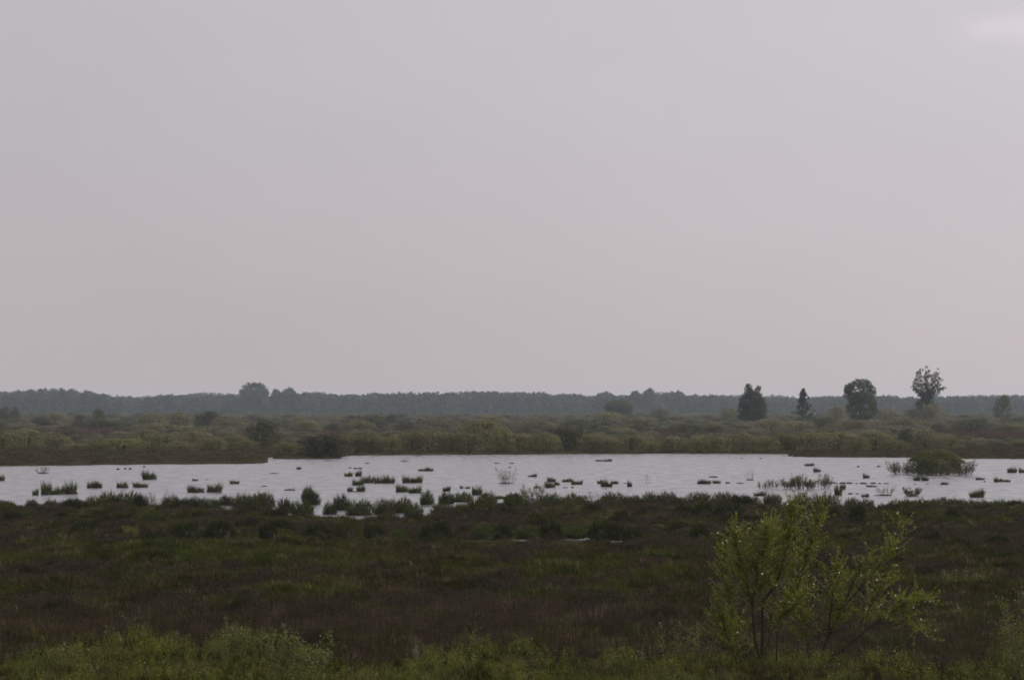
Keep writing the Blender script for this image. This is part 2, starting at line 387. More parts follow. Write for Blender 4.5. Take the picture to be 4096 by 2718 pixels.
# --- templates
def grass_tuft(seed, nb=30, h=0.30, rad=0.16, w=0.007, lean=0.6):
    r = np.random.default_rng(seed); g = Geo()
    a = r.uniform(0, 2 * math.pi, nb); q = np.sqrt(r.uniform(0, 1, nb)) * rad
    b = np.stack([q * np.cos(a), q * np.sin(a), np.full(nb, -0.03)], 1)
    a2 = a + r.normal(0, 0.7, nb); L = h * r.uniform(0.5, 1.15, nb); ln_ = r.uniform(0.1, lean, nb)
    t = b + np.stack([np.cos(a2) * L * ln_, np.sin(a2) * L * ln_, L * np.sqrt(1 - 0.6 * ln_ ** 2)], 1)
    blades(g, b, t, w, r); return g.mesh('tuft')
def heath_clump(seed, n=110, w=0.5, h=0.32, leaf=0.022):
    r = np.random.default_rng(seed); g = Geo()
    a = r.uniform(0, 2 * math.pi, n); q = np.sqrt(r.uniform(0, 1, n)); lob = 1 + 0.35 * np.sin(a * 3 + seed)
    z = h * np.sqrt(np.clip(1 - (q * 0.92) ** 2, 0, 1)) * r.uniform(0.35, 1.12, n)
    P = np.stack([q * w / 2 * lob * np.cos(a), q * w / 2 * lob * np.sin(a), z], 1)
    leaves(g, P, leaf, r, 0.45, up=(0, 0, 1), upw=0.7); return g.mesh('clump')
def dry_stand(seed, n=26, h=0.62, w=0.5):
    r = np.random.default_rng(seed); g = Geo()
    b = np.stack([r.uniform(-w / 2, w / 2, n), r.uniform(-w / 2, w / 2, n), np.full(n, -0.03)], 1)
    L = h * r.uniform(0.5, 1.1, n); t = b + np.stack([r.normal(0, 0.10, n), r.normal(0, 0.10, n), L], 1)
    blades(g, b, t, 0.005, r, 0.05)
    k = r.integers(0, n, n * 4); f = r.uniform(0.35, 1.0, n * 4)[:, None]
    leaves(g, b[k] + (t[k] - b[k]) * f + r.normal(0, 0.02, (n * 4, 3)), 0.02, r, 0.35, up=(0, 0, 1), upw=1.0)
    return g.mesh('stand')
def leafy_clump(seed, stems=7, h=0.75, w=0.6, leaf=0.03, per=13):
    r = np.random.default_rng(seed); g = Geo(); P = []
    for i in range(stems):
        a = r.uniform(0, 2 * math.pi); q = r.uniform(0, 0.1); lean = r.uniform(0.1, 0.5) * w; H = h * r.uniform(0.55, 1.1)
        p0 = np.array([q * math.cos(a), q * math.sin(a), -0.03]); p1 = p0 + [math.cos(a) * lean * 0.4, math.sin(a) * lean * 0.4, H * 0.55]; p2 = p0 + [math.cos(a) * lean, math.sin(a) * lean, H]
        pts = smooth_path([p0, p1, p2], 5); tube(g, pts, 0.006, 0.002, 3)
        f = r.uniform(0.25, 1.0, per); k = np.clip((f * 4).astype(int), 0, 3)
        P.append(pts[k] + (pts[k + 1] - pts[k]) * (f * 4 - k)[:, None] + r.normal(0, 0.045, (per, 3)))
    leaves(g, np.concatenate(P), leaf, r, 0.55); return g.mesh('leafy')
def dome_points(r, n, lobes=8, facing=False):
    """points through a lobed dome of width 1 and height 1, leafy down to the ground"""
    c = []
    for i in range(lobes + 9):
        a = i * 2.4 + r.uniform(-0.5, 0.5); q = 0.40 * math.sqrt((i + 0.3) / (lobes + 9)); rad = r.uniform(0.11, 0.18)
        zt = math.sqrt(max(1 - (q / 0.5) ** 2.8, 0.1)) * r.uniform(0.76, 1.0)
        c.append((q * math.cos(a), q * math.sin(a), zt - rad * 1.2, rad))
    c = np.array(c)
    k = r.integers(0, len(c), n); d = rand_unit(n, r); up = r.uniform(0, 1, n) < 0.8; d[up, 2] = np.abs(d[up, 2])
    P = c[k, :3] + d * (c[k, 3:4] * r.uniform(0.55, 1.06, (n, 1)) ** 0.35) * np.array([1, 1, 1.2])
    low = r.uniform(0, 1, n) < 0.5
    P[low, 2] *= r.uniform(0.02, 1.0, low.sum()) ** 0.8; P[low, :2] *= 1.05
    sk = r.uniform(0, 1, n) < 0.2; m_ = sk.sum(); a_ = r.uniform(0, 6.283, m_); q_ = r.uniform(0.2, 1, m_) ** 0.5 * 0.49
    P[sk] = np.stack([q_ * np.cos(a_), q_ * np.sin(a_), r.uniform(0, 0.5, m_) * np.sqrt(1.02 - (q_ / 0.5) ** 2) + r.uniform(0, 0.1, m_)], 1); d[sk] = np.stack([np.cos(a_), np.sin(a_), 0 * a_ + 0.2], 1)
    P[:, 2] = np.clip(P[:, 2], 0.01, None)
    if not facing: return P
    return P, unit(d + np.stack([P[:, 0], P[:, 1], 0.4 * P[:, 2]], 1))
def shrub_meshes(seed, n=3600, leaf=0.021, spikes=60):
    r = np.random.default_rng(seed); g = Geo()
    P, fc = dome_points(r, n, r.integers(6, 11), True); leaves(g, P, leaf, r, 0.6, face=fc, fw=1.6)
    # shoots standing out of the top
    a = r.uniform(0, 2 * math.pi, spikes); q = np.sqrt(r.uniform(0, 1, spikes)) * 0.42
    b = np.stack([q * np.cos(a), q * np.sin(a), 0.55 * np.sqrt(1 - q ** 2)], 1); t = b + np.stack([np.cos(a) * q * 0.3, np.sin(a) * q * 0.3, r.uniform(0.25, 0.5, spikes) * (1 - q)], 1)
    for f in np.linspace(0.4, 1, 5): leaves(g, b + (t - b) * f, leaf * 0.7, r, 0.5, up=(0, 0, 1), upw=0.6)
    fol = g.mesh('shrub_foliage')
    g = Geo()
    for i in range(9):
        a = r.uniform(0, 2 * math.pi); q = r.uniform(0.1, 0.38)
        p = smooth_path([(0.04 * math.cos(a), 0.04 * math.sin(a), -0.05), (q * 0.5 * math.cos(a), q * 0.5 * math.sin(a), 0.4), (q * math.cos(a + 0.2), q * math.sin(a + 0.2), 0.8)], 6)
        tube(g, p, 0.014, 0.004, 4)
    return fol, g.mesh('shrub_stems', True)
def far_tree(seed, n=420, kind=0):
    r = np.random.default_rng(seed); g = Geo()
    m = n
    if kind == 0: P = dome_points(r, m, 9) * [0.36, 0.36, 0.78] + [0, 0, 0.22]
    elif kind == 1:
        z = r.uniform(0, 1, m); P = np.stack([r.normal(0, 0.13, m) * (1.15 - z), r.normal(0, 0.13, m) * (1.15 - z), 0.15 + 0.85 * z], 1)
    else: P = dome_points(r, m, 6) * [0.30, 0.30, 0.5] + [0, 0, 0.5]
    leaves(g, P, 0.030, r, 0.7)
    z = r.uniform(0.02, 0.4, 50); leaves(g, np.stack([r.normal(0, 0.12, 50), r.normal(0, 0.12, 50), z], 1), 0.036, r, 0.7)   # understorey
    tube(g, [(0, 0, -0.03), (0.01, 0, 0.4), (0, 0.01, 0.8)], 0.012, 0.005, 4)
    return g.mesh('far_tree')

def with_mat(ms, m):
    for x in ms: x.materials.append(m)
    return ms
T_grass = with_mat([grass_tuft(s) for s in range(100, 106)] + [grass_tuft(s, 22, 0.42, 0.12, 0.006, 0.45) for s in range(106, 109)], Mi_grass)
T_heath = with_mat([heath_clump(s) for s in range(120, 126)], Mi_heath)
T_dry = with_mat([dry_stand(s) for s in range(130, 135)], Mi_grass)
T_leafy = with_mat([leafy_clump(s) for s in range(140, 147)], Mi_leafy)
T_fheath = with_mat([heath_clump(s, 120, 2.2, 0.5, 0.11) for s in range(150, 155)], Mi_heath)
T_scrub = [shrub_meshes(s, 1300, 0.032, 24)[0] for s in range(160, 168)]; with_mat(T_scrub, Mi_scrub)
T_wood = with_mat([far_tree(s, 420, k) for s, k in zip(range(170, 180), (0, 0, 0, 0, 0, 2, 0, 0, 2, 0))], Mi_tree)

# --- the bog in front: sward, heather, dry stems and leafy scrub, by wet and dry patches
leaf_top = [(-2000, 2560), (0, 2570), (300, 2560), (500, 2545), (800, 2520), (1000, 2500), (1250, 2520), (1400, 2560), (1600, 2600), (2000, 2608), (2300, 2612), (2500, 2600), (2800, 2600), (3000, 2590), (3300, 2660), (3550, 2700), (3900, 2720), (4000, 2620), (4096, 2560), (6000, 2560)]
dry_top = [(-2000, 2400), (0, 2420), (300, 2415), (500, 2440), (800, 2400), (1050, 2410), (1300, 2400), (1500, 2420), (1800, 2385), (2000, 2390), (2400, 2410), (2700, 2420), (3000, 2440), (3400, 2440), (3700, 2450), (4096, 2440), (6000, 2440)]
lx, ly = np.array(leaf_top).T; dx_, dy_ = np.array(dry_top).T
def low_cover(x, y):
    f = np.ones_like(x)
    for (pu, pv, hw, hd) in pools:
        d0 = dist(pv, 0.1); hx = hw / F * d0 * 1.1
        e = ((x - world_x(pu, d0)) / hx) ** 2 + np.where(y < d0, (y - d0) / (hd + 5.0), (y - d0) / (hd + 0.5)) ** 2
        f = np.minimum(f, np.clip(0.25 + (e - 0.6) * 1.2, 0.25, 1))
    return f
def zones(x, y):
    u = pix(x, y); v = HOR + F * (CAMH - 0.2) / y
    n = fbm(x / 2.2, y / 3.0, 31); n2 = fbm(x / 7.0, y / 11.0, 47); n3 = fbm(x / 1.1, y / 1.6, 61)
    leafy = v - np.interp(u, lx, ly) - 34 + (n - 0.5) * 190
    dry = v - np.interp(u, dx_, dy_) - 36 + (n - 0.5) * 110
    return u, v, n, n2, n3, leafy, dry

OLIVE, GREEN, BROWN, PURP, STRAW = col(.050, .045, .012), col(.041, .050, .009), col(.048, .036, .020), col(.054, .040, .035), col(.17, .13, .085)
DARKB = col(.032, .024, .019)
x, y = sample(150000, 80, 246)
u, v, n, n2, n3, lf, dr = zones(x, y)
s = shore(x, y); ok = (s > 0.15)
kindg = ok & ((dr < 0) | (rng.uniform(0, 1, len(x)) < 0.22))
heath_f = np.clip((n2 - 0.5) * 4 + (n - 0.5) * 3 + np.where(y > 185, 0.22, 0.02), 0.02, 0.75)
isheath = rng.uniform(0, 1, len(x)) < heath_f
isheath &= (dr < 0) | (rng.uniform(0, 1, len(x)) < 0.5)
mix = np.clip((n3 - 0.5) * 3 + (fbm(x / 4, y / 6, 77) - 0.5) * 3 + 0.45, 0, 1)[:, None]
tint_g = OLIVE * (1 - mix) + GREEN * mix
br = np.clip((fbm(x / 5, y / 8, 91) - 0.55) * 5, 0, 0.8)[:, None]; tint_g = tint_g * (1 - br) + BROWN * br
tint_g = tint_g * (0.05 + 1.9 * fbm(x / 1.5, y / 2.4, 7))[:, None]; straw = rng.uniform(0, 1, len(x)) < 0.035; tint_g[straw] = STRAW
m = kindg & ~isheath; k = np.where(m)[0]
z = ground(x[k], y[k])
hs = rng.uniform(0.65, 1.35, len(k)) * (0.45 + 1.1 * n3[k]) * low_cover(x[k], y[k]) * np.where(y[k] > 168, 0.72, 1.0) * np.where(lf[k] > 0, 0.8, 1.0)
scatter('bog_grass', 'dark olive grass sward covering the near bog', 'grass', np.stack([x[k], y[k], z], 1), rng.uniform(0, 6.28, len(k)), np.stack([hs * 1.5, hs * 1.5, hs], 1),
        rng.integers(0, len(T_grass), len(k)), tint_g[k] * rng.uniform(0.75, 1.25, (len(k), 1)), T_grass)
m = ok & isheath & (dr < 40); k = np.where(m)[0]; k = k[rng.uniform(0, 1, len(k)) < 0.7]
mb = n3[k][:, None]; th = BROWN * mb + DARKB * (1 - mb); pm = rng.uniform(0, 1, (len(k), 1)); th = th * (0.6 + 0.4 * pm) + PURP * 0.4 * (1 - pm)
hs = rng.uniform(0.6, 1.3, len(k)) * (0.6 + 0.8 * n[k]) * low_cover(x[k], y[k])
scatter('heather', 'low brown heather patches among the bog grass', 'heather', np.stack([x[k], y[k], ground(x[k], y[k])], 1), rng.uniform(0, 6.28, len(k)), np.stack([hs * 1.3, hs * 1.3, hs], 1),
        rng.integers(0, len(T_heath), len(k)), th * rng.uniform(0.8, 1.2, (len(k), 1)), T_heath)
x, y = sample(17000, 80, 135); u, v, n, n2, n3, lf, dr = zones(x, y)
k = np.where((dr > 0) & (lf < 28) & (shore(x, y) > 0.2))[0]; pm = rng.uniform(0, 1, (len(k), 1)); td = PURP * pm + BROWN * (1 - pm); st = rng.uniform(0, 1, len(k)) < 0.05; td[st] = STRAW * 0.9
hs = rng.uniform(0.6, 1.15, len(k)) * (0.7 + 0.5 * n2[k])
scatter('dry_stems', 'purplish brown band of dry upright stems across the bog', 'dry plants', np.stack([x[k], y[k], ground(x[k], y[k])], 1), rng.uniform(0, 6.28, len(k)), np.stack([hs, hs, hs], 1),
        rng.integers(0, len(T_dry), len(k)), td * rng.uniform(0.65, 1.35, (len(k), 1)), T_dry)
x, y = sample(8000, 78, 118); u, v, n, n2, n3, lf, dr = zones(x, y)
k = np.where((lf > 0) | ((dr > 20) & (rng.uniform(0, 1, len(x)) < 0.035)))[0]
yg, gg = col(.125, .125, .014), col(.085, .10, .024); pm = n3[k][:, None]; tl = yg * pm + gg * (1 - pm)
hs = rng.uniform(0.35, 1.1, len(k)) * (0.25 + 0.95 * n[k])
scatter('leafy_scrub', 'yellowish green leafy low scrub along the bottom foreground', 'low scrub', np.stack([x[k], y[k], ground(x[k], y[k])], 1), rng.uniform(0, 6.28, len(k)), np.stack([hs, hs, hs], 1),
        rng.integers(0, len(T_leafy), len(k)), tl * rng.uniform(0.6, 1.45, (len(k), 1)), T_leafy)

# --- far side of the lake: heath, scrub, woods
def red_patch(u, v):
    t = np.zeros_like(u)
    for (pu, pv, hu, hv) in [(390, 1726, 170, 20), (2690, 1745, 170, 18), (4000, 1745, 260, 26), (1400, 1738, 260, 12), (3250, 1722, 60, 8), (2050, 1745, 120, 10), (200, 1735, 120, 10)]:
        t = np.maximum(t, 1.15 - ((u - pu) / hu) ** 2 - ((v - pv) / hv) ** 2)
    return np.clip(t, 0, 1)
x, y = sample(36000, 395, 2500, 0.25); s = shore(x, y); u = pix(x, y); v = HOR + F * CAMH / y
k = np.where(s > 0.5)[0]; x, y, u, v = x[k], y[k], u[k], v[k]
rp = red_patch(u, v)[:, None]; nn_ = fbm(x / 14, y / 30, 13)[:, None]
tf = (col(.075, .056, .036) * nn_ + col(.066, .062, .03) * (1 - nn_)) * (1 - rp) + col(.098, .058, .046) * rp
hs = rng.uniform(0.6, 1.3, len(k)) * np.clip(y / 600, 0.7, 1.6)
scatter('far_heath', 'brown and reddish heath between the shrubs beyond the lake', 'heath', np.stack([x, y, ground(x, y)], 1), rng.uniform(0, 6.28, len(k)), np.stack([hs, hs, hs * 0.9], 1),
        rng.integers(0, len(T_fheath), len(k)), tf * rng.uniform(0.7, 1.2, (len(k), 1)), T_fheath)
x, y = sample(6500, 560, 2600, 0.25); s = shore(x, y); u = pix(x, y); v = HOR + F * CAMH / y
dens = np.clip(0.42 + (fbm(x / 25, y / 60, 19) - 0.5) * 3.2 + np.clip((y - 750) / 500, 0, 0.5), 0.0, 1.0)
k = np.where((s > 3) & (red_patch(u, v) < 0.05) & (rng.uniform(0, 1, len(x)) < dens))[0]; x, y = x[k], y[k]
h = rng.uniform(1.3, 3.2, len(k)) * np.clip(0.75 + (y - 600) / 1300, 0.7, 1.5); w = h * rng.uniform(1.3, 2.8, len(k))
pm = rng.uniform(0, 1, (len(k), 1)) ** 1.4; ts = col(.095, .091, .050) * (1 - pm) + col(.165, .152, .092) * pm; dk = rng.uniform(0, 1, len(k)) < 0.28; ts[dk] = col(.050, .050, .030)
scatter('far_scrub', 'olive willow scrub merging together behind the shoreline shrubs', 'scrub', np.stack([x, y, ground(x, y) - 0.1], 1), rng.uniform(0, 6.28, len(k)), np.stack([w, w, h], 1),
        rng.integers(0, len(T_scrub), len(k)), ts * rng.uniform(0.8, 1.15, (len(k), 1)), T_scrub)

wood_top = [(-1500, 1566), (0, 1568), (112, 1564), (259, 1559), (330, 1564), (402, 1575), (491, 1586), (603, 1590), (647, 1584), (759, 1580), (937, 1580), (1090, 1579), (1187, 1568), (1268, 1568), (1357, 1579), (1513, 1570),
            (1759, 1567), (1982, 1568), (2134, 1570), (2312, 1575), (2357, 1582), (2424, 1570), (2469, 1584), (2714, 1564), (2759, 1577), (2937, 1583), (3070, 1591), (3149, 1584), (3186, 1595), (3303, 1585), (3512, 1585), (3790, 1588), (3861, 1585), (4096, 1582), (5500, 1580)]
wx, wy = np.array(wood_top).T
def wood(name, label, n, d0, d1, top_fn, low, tints):
    y = rng.uniform(d0, d1, n); x = rng.uniform(-0.26, 0.26, n) * y; u = pix(x, y)
    h = (CAMH + (HOR - top_fn(u)) / F * y) * rng.uniform(low, 1.03, n) * (0.88 + 0.22 * fbm(x / 18.0, y * 0 + 3.0, 5))
    w = rng.uniform(26, 48, n)
    t = rng.uniform(0, 1, (n, 1)); c = tints[0] * t + tints[1] * (1 - t)
    scatter(name, label, 'woodland', np.stack([x, y, np.full(n, 0.1)], 1), rng.uniform(0, 6.28, n), np.stack([w, w, h], 1), rng.integers(0, len(T_wood), n), c * rng.uniform(0.5, 1.45, (n, 1)), T_wood)
wood('woodland', 'long hazy band of dark woodland below the sky', 4600, 3550, 4000, lambda u: np.interp(u, wx, wy) - 3, 0.72, (col(.040, .047, .030), col(.060, .062, .036)))
wood('distant_woodland', 'paler bluish woodland farther off, just topping the nearer wood', 1500, 5000, 5500, lambda u: 1584 + 6 * np.sin(u / 170.0) + np.where((u > 780) & (u < 930), -9, 0), 0.86, (col(.040, .052, .024), col(.055, .062, .030)))

# ------------------------------------------------------------------ named vegetation
ORD = ['zeroth', 'first', 'second', 'third', 'fourth', 'fifth', 'sixth', 'seventh', 'eighth', 'ninth', 'tenth', 'eleventh', 'twelfth', 'thirteenth', 'fourteenth', 'fifteenth', 'sixteenth', 'seventeenth', 'eighteenth', 'nineteenth', 'twentieth']
def ordinal(i):
    if i <= 20: return ORD[i]
    t = ['', '', 'twenty', 'thirty', 'forty', 'fifty', 'sixty', 'seventy', 'eighty', 'ninety'][i // 10]
    return t + '-' + ORD[i % 10] if i % 10 else t[:-1] + 'ieth'

# --- solitary trees in front of the woodland
def crown_obj(name_root, label, px, D, top, parts, color):
    """parts: (trunk paths, limb paths, crown geo) in metres around the base"""
    t = thing(name_root, label, 'tree', (world_x(px, D), D, float(ground(world_x(px, D), D)) - 0.05))
    g = Geo()
    for p, a, b in parts[0]: tube(g, smooth_path(p, 8), a, b, 6)
    obj('trunk', g.mesh('trunk', True), M_bark, t)
    for p, a, b in parts[1]:
        g = Geo(); tube(g, smooth_path(p, 6), a, b, 5); obj('limb', g.mesh('limb', True), M_bark, t)
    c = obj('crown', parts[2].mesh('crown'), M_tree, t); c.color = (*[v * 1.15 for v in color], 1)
    return t
def tree_h(top, D): return CAMH + (HOR - top) / F * D
def clumps(g, centres, rad, per, leaf, r):
    C = np.asarray(centres, float); n = len(C) * per; k = np.repeat(np.arange(len(C)), per)
    rad = np.broadcast_to(np.asarray(rad, float), (len(C),))
    P = C[k] + rand_unit(n, r) * (rad[k][:, None] * r.uniform(0.35, 1.1, (n, 1)) ** 0.6)
    leaves(g, P, leaf, r, 0.7)
def ellipsoid_crown(r, cx, cz, rx, rz, n):
    d = rand_unit(n, r); q = r.uniform(0.35, 1, (n, 1)) ** 0.4
    return np.stack([cx + d[:, 0] * rx * q[:, 0], d[:, 1] * rx * 0.85 * q[:, 0], cz + d[:, 2] * rz * q[:, 0]], 1)

def solitary_trees():
    sp = 1.0 / F
    # dense twin-peaked tree
    D = 1240; k = D * sp; r = np.random.default_rng(1); H = tree_h(1533, D); g = Geo()
    C = []
    for (ox, hh, w, n) in [(-14, 1.0, 30, 90), (24, 0.95, 30, 90), (0, 0.84, 54, 170), (-36, 0.74, 24, 60), (36, 0.72, 24, 60)]:
        z = r.uniform(0.08, 1, n); rad = w * k * np.clip(1.12 - z ** 3.2, 0.16, 1) * np.sqrt(r.uniform(0, 1, n)); a = r.uniform(0, 6.28, n)
        C.append(np.stack([ox * k + rad * np.cos(a), rad * np.sin(a), z * (H * hh - 0.6)], 1))
    clumps(g, np.concatenate(C), 0.95, 24, 0.30, r)
    crown_obj('broadleaf_tree', 'dense dark twin-topped tree with pointed left peak, left of the conifer', 3008, D, 1533,
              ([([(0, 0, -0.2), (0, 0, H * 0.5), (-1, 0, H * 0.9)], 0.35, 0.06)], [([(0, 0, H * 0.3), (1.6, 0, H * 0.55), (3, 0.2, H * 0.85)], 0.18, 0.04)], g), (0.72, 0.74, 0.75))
    # small conifer
    D = 1220; k = D * sp; r = np.random.default_rng(2); H = tree_h(1555, D); g = Geo(); C = []
    z = np.linspace(0.03, 0.985, 150); rad = (74 * k) * (1.0 - z) ** 0.75 * r.uniform(0.3, 1.05, 150) * (0.75 + 0.25 * np.sin(z * 60)); a = r.uniform(0, 6.28, 150)
    C = np.stack([rad * np.cos(a), rad * np.sin(a), z * H], 1); clumps(g, C, 0.65, 30, 0.26, r)
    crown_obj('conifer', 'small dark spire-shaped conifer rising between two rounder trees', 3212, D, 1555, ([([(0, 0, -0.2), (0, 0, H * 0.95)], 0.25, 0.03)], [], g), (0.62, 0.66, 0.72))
    # broad round tree
    D = 1260; k = D * sp; r = np.random.default_rng(3); H = tree_h(1518, D); g = Geo()
    C = np.concatenate([ellipsoid_crown(r, 0, H * 0.72, 60 * k, H * 0.27, 260), ellipsoid_crown(r, -42 * k, H * 0.73, 24 * k, H * 0.17, 50), ellipsoid_crown(r, 8 * k, H * 0.38, 60 * k, H * 0.37, 320)])
    hole = (np.hypot((C[:, 0] + 36 * k) / (7 * k), (C[:, 2] - H * 0.60) / 0.9) < 1) | (np.hypot((C[:, 0] + 10 * k) / (4 * k), (C[:, 2] - H * 0.80) / 0.6) < 1)
    clumps(g, C[~hole], 1.0, 22, 0.30, r)
    limbs = [([(0, 0, H * 0.25), (ox * k * 0.5, 0.3, H * 0.5), (ox * k, 0.5, H * z)], 0.2, 0.05) for ox, z in ((-40, 0.75), (-10, 0.9), (25, 0.9), (48, 0.7))]
    crown_obj('broadleaf_tree', 'broad round-crowned tree with small gaps of sky, right of the conifer', 3440, D, 1518, ([([(0, 0, -0.2), (0, 0, H * 0.4), (0.3, 0, H * 0.8)], 0.45, 0.1)], limbs, g), (0.85, 0.9, 0.85))
    # tall fan-shaped poplar
    D = 1300; k = D * sp; r = np.random.default_rng(4); H = tree_h(1470, D); g = Geo(); limbs = []; C = []; R = []
    for ox, zt in ((-52, 0.80), (-40, 0.92), (-22, 0.96), (-6, 1.0), (12, 0.93), (30, 0.90), (44, 0.95), (52, 0.82), (56, 0.66), (-46, 0.68), (2, 0.86), (22, 0.78)):
        oy = r.normal(0, 3.0); p = np.array([(0, 0, H * 0.33), (ox * k * 0.35, oy * 0.4, H * 0.5), (ox * k * 0.8, oy * 0.8, H * (0.5 + zt) / 2), (ox * k, oy, H * zt - 0.6)])
        limbs.append((p, 0.16, 0.03)); q = smooth_path(p, 14)[4:]
        for i, c in enumerate(q):
            C.append(c + r.normal(0, 0.45, 3)); R.append(r.uniform(0.45, 1.05))
            for _ in range(2): C.append(c + r.normal(0, 0.55, 3) - [0, 0, 0.25 * (i > 8)]); R.append(r.uniform(0.45, 0.8))
    low = ellipsoid_crown(r, 0, H * 0.30, 42 * k, H * 0.22, 150); C += list(low); R += [1.0] * len(low)
    clumps(g, C, np.array(R) * 1.1, 17, 0.27, r)
    crown_obj('poplar_tree', 'tallest tree, open fan of upright branches above a narrow waist', 3706, D, 1470, ([([(0, 0, -0.2), (0, 0, H * 0.35), (0, 0, H * 0.7)], 0.5, 0.12)], limbs, g), (0.95, 0.9, 0.9))
    # bluish tree at the right edge
    D = 1400; k = D * sp; r = np.random.default_rng(5); H = tree_h(1577, D); g = Geo()
    C = np.concatenate([ellipsoid_crown(r, 0, H * 0.5, 36 * k, H * 0.46, 110), ellipsoid_crown(r, 10 * k, H * 0.75, 20 * k, H * 0.25, 40)]); clumps(g, C, 1.0, 18, 0.28, r)
    crown_obj('broadleaf_tree', 'dark hazy tree in front of the wood near the right edge', 4008, D, 1577, ([([(0, 0, -0.2), (0, 0, H * 0.7)], 0.3, 0.06)], [], g), (1.0, 1.05, 1.05))
    # crowns that stand above the wood
    for i, (px, top, w, dd, lab) in enumerate([(1017, 1528, 114, 3560, 'large rounded crown standing highest above the woodland on the left'), (1104, 1556, 42, 3560, 'smallest crown between two bigger ones above the woodland on the left'),
                                               (1155, 1550, 60, 3560, 'rounded crown right of the smallest one above the woodland on the left'), (2542, 1560, 40, 3560, 'left of the twin small crowns above the woodland, centre right'),
                                               (2598, 1552, 48, 3560, 'right and taller of the twin small crowns above the woodland, centre right'), (2475, 1600, 112, 1900, 'dark wide bushy tree standing in front of the central woodland')]):
        D = dd; k = D * sp; r = np.random.default_rng(20 + i); H = tree_h(top, D); g = Geo()
        C = np.concatenate([ellipsoid_crown(r, 0, H * 0.66, w / 2 * k, H * 0.33, max(140, int(w * 5))), ellipsoid_crown(r, -w * 0.2 * k, H * 0.55, w * 0.3 * k, H * 0.2, 30), ellipsoid_crown(r, w * 0.22 * k, H * 0.6, w * 0.28 * k, H * 0.2, 30)])
        if D < 2000: C = np.concatenate([C, ellipsoid_crown(r, 0, H * 0.32, w * 0.52 * k, H * 0.32, 160)])
        clumps(g, C, (1.1 if w > 60 else 0.9) * D / 1950, 18, 0.36 * D / 1950, r)
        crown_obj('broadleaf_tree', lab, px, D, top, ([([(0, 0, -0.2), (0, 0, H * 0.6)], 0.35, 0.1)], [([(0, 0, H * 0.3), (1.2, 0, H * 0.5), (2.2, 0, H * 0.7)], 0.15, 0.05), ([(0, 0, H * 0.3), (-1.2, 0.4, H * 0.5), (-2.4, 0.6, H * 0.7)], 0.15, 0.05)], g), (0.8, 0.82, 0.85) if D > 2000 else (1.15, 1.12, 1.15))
solitary_trees()

# --- shrubs beyond the lake: (column, top row, width px, distance, tone)
SHV = [shrub_meshes(s) for s in range(200, 209)]
for f_, s_ in SHV: f_.materials.append(M_shrub); s_.materials.append(M_bark)
TONE = {'olive': ((1.05, 1.03, 0.9), 'olive green'), 'pale': ((1.3, 1.24, 1.15), 'pale yellowish'), 'dark': ((0.52, 0.55, 0.55), 'dark'), 'black': ((0.2, 0.2, 0.2), 'very dark'), 'green': ((1.0, 1.06, 0.78), 'fresh green'), 'grey': ((1.05, 1.05, 1.1), 'greyish')}
shore_sh = [(25, 1728, 150, 545, 'green'), (110, 1722, 150, 560, 'green'), (228, 1738, 120, 530, 'olive'), (300, 1772, 110, 515, 'olive'), (390, 1768, 110, 512, 'green'), (490, 1757, 190, 508, 'green'), (587, 1722, 150, 550, 'olive'), (650, 1740, 120, 535, 'green'),
            (715, 1768, 150, 505, 'olive'), (777, 1717, 135, 560, 'pale'), (850, 1750, 110, 525, 'olive'), (940, 1742, 110, 540, 'olive'), (1050, 1690, 130, 570, 'dark'), (985, 1760, 100, 520, 'green'),
            (1150, 1772, 130, 468, 'green'), (1290, 1746, 195, 462, 'black'), (1395, 1742, 130, 505, 'olive'), (1480, 1736, 120, 505, 'green'), (1560, 1742, 120, 503, 'olive'), (1640, 1730, 120, 506, 'olive'),
            (1720, 1718, 150, 506, 'pale'), (1810, 1730, 120, 505, 'green'), (1920, 1690, 180, 515, 'olive'), (1880, 1735, 110, 503, 'olive'), (2010, 1722, 120, 508, 'green'), (2080, 1738, 130, 510, 'olive'), (2180, 1736, 130, 508, 'green'), (2275, 1706, 130, 516, 'dark'),
            (2370, 1738, 120, 511, 'olive'), (2440, 1748, 110, 509, 'pale'), (2515, 1738, 150, 512, 'olive'), (2610, 1766, 100, 512, 'green'), (2700, 1750, 120, 513, 'olive'), (2790, 1752, 120, 511, 'green'), (2860, 1744, 130, 512, 'olive'), (2960, 1735, 150, 516, 'pale'),
            (3050, 1745, 120, 512, 'olive'), (3135, 1736, 130, 520, 'olive'), (3220, 1728, 160, 520, 'olive'), (3340, 1724, 190, 523, 'pale'), (3430, 1752, 90, 515, 'green'), (3510, 1730, 150, 530, 'olive'), (3626, 1720, 62, 530, 'dark'), (3580, 1760, 120, 520, 'green'),
            (3705, 1728, 130, 545, 'olive'), (3790, 1742, 120, 540, 'olive'), (4080, 1760, 110, 560, 'green')]
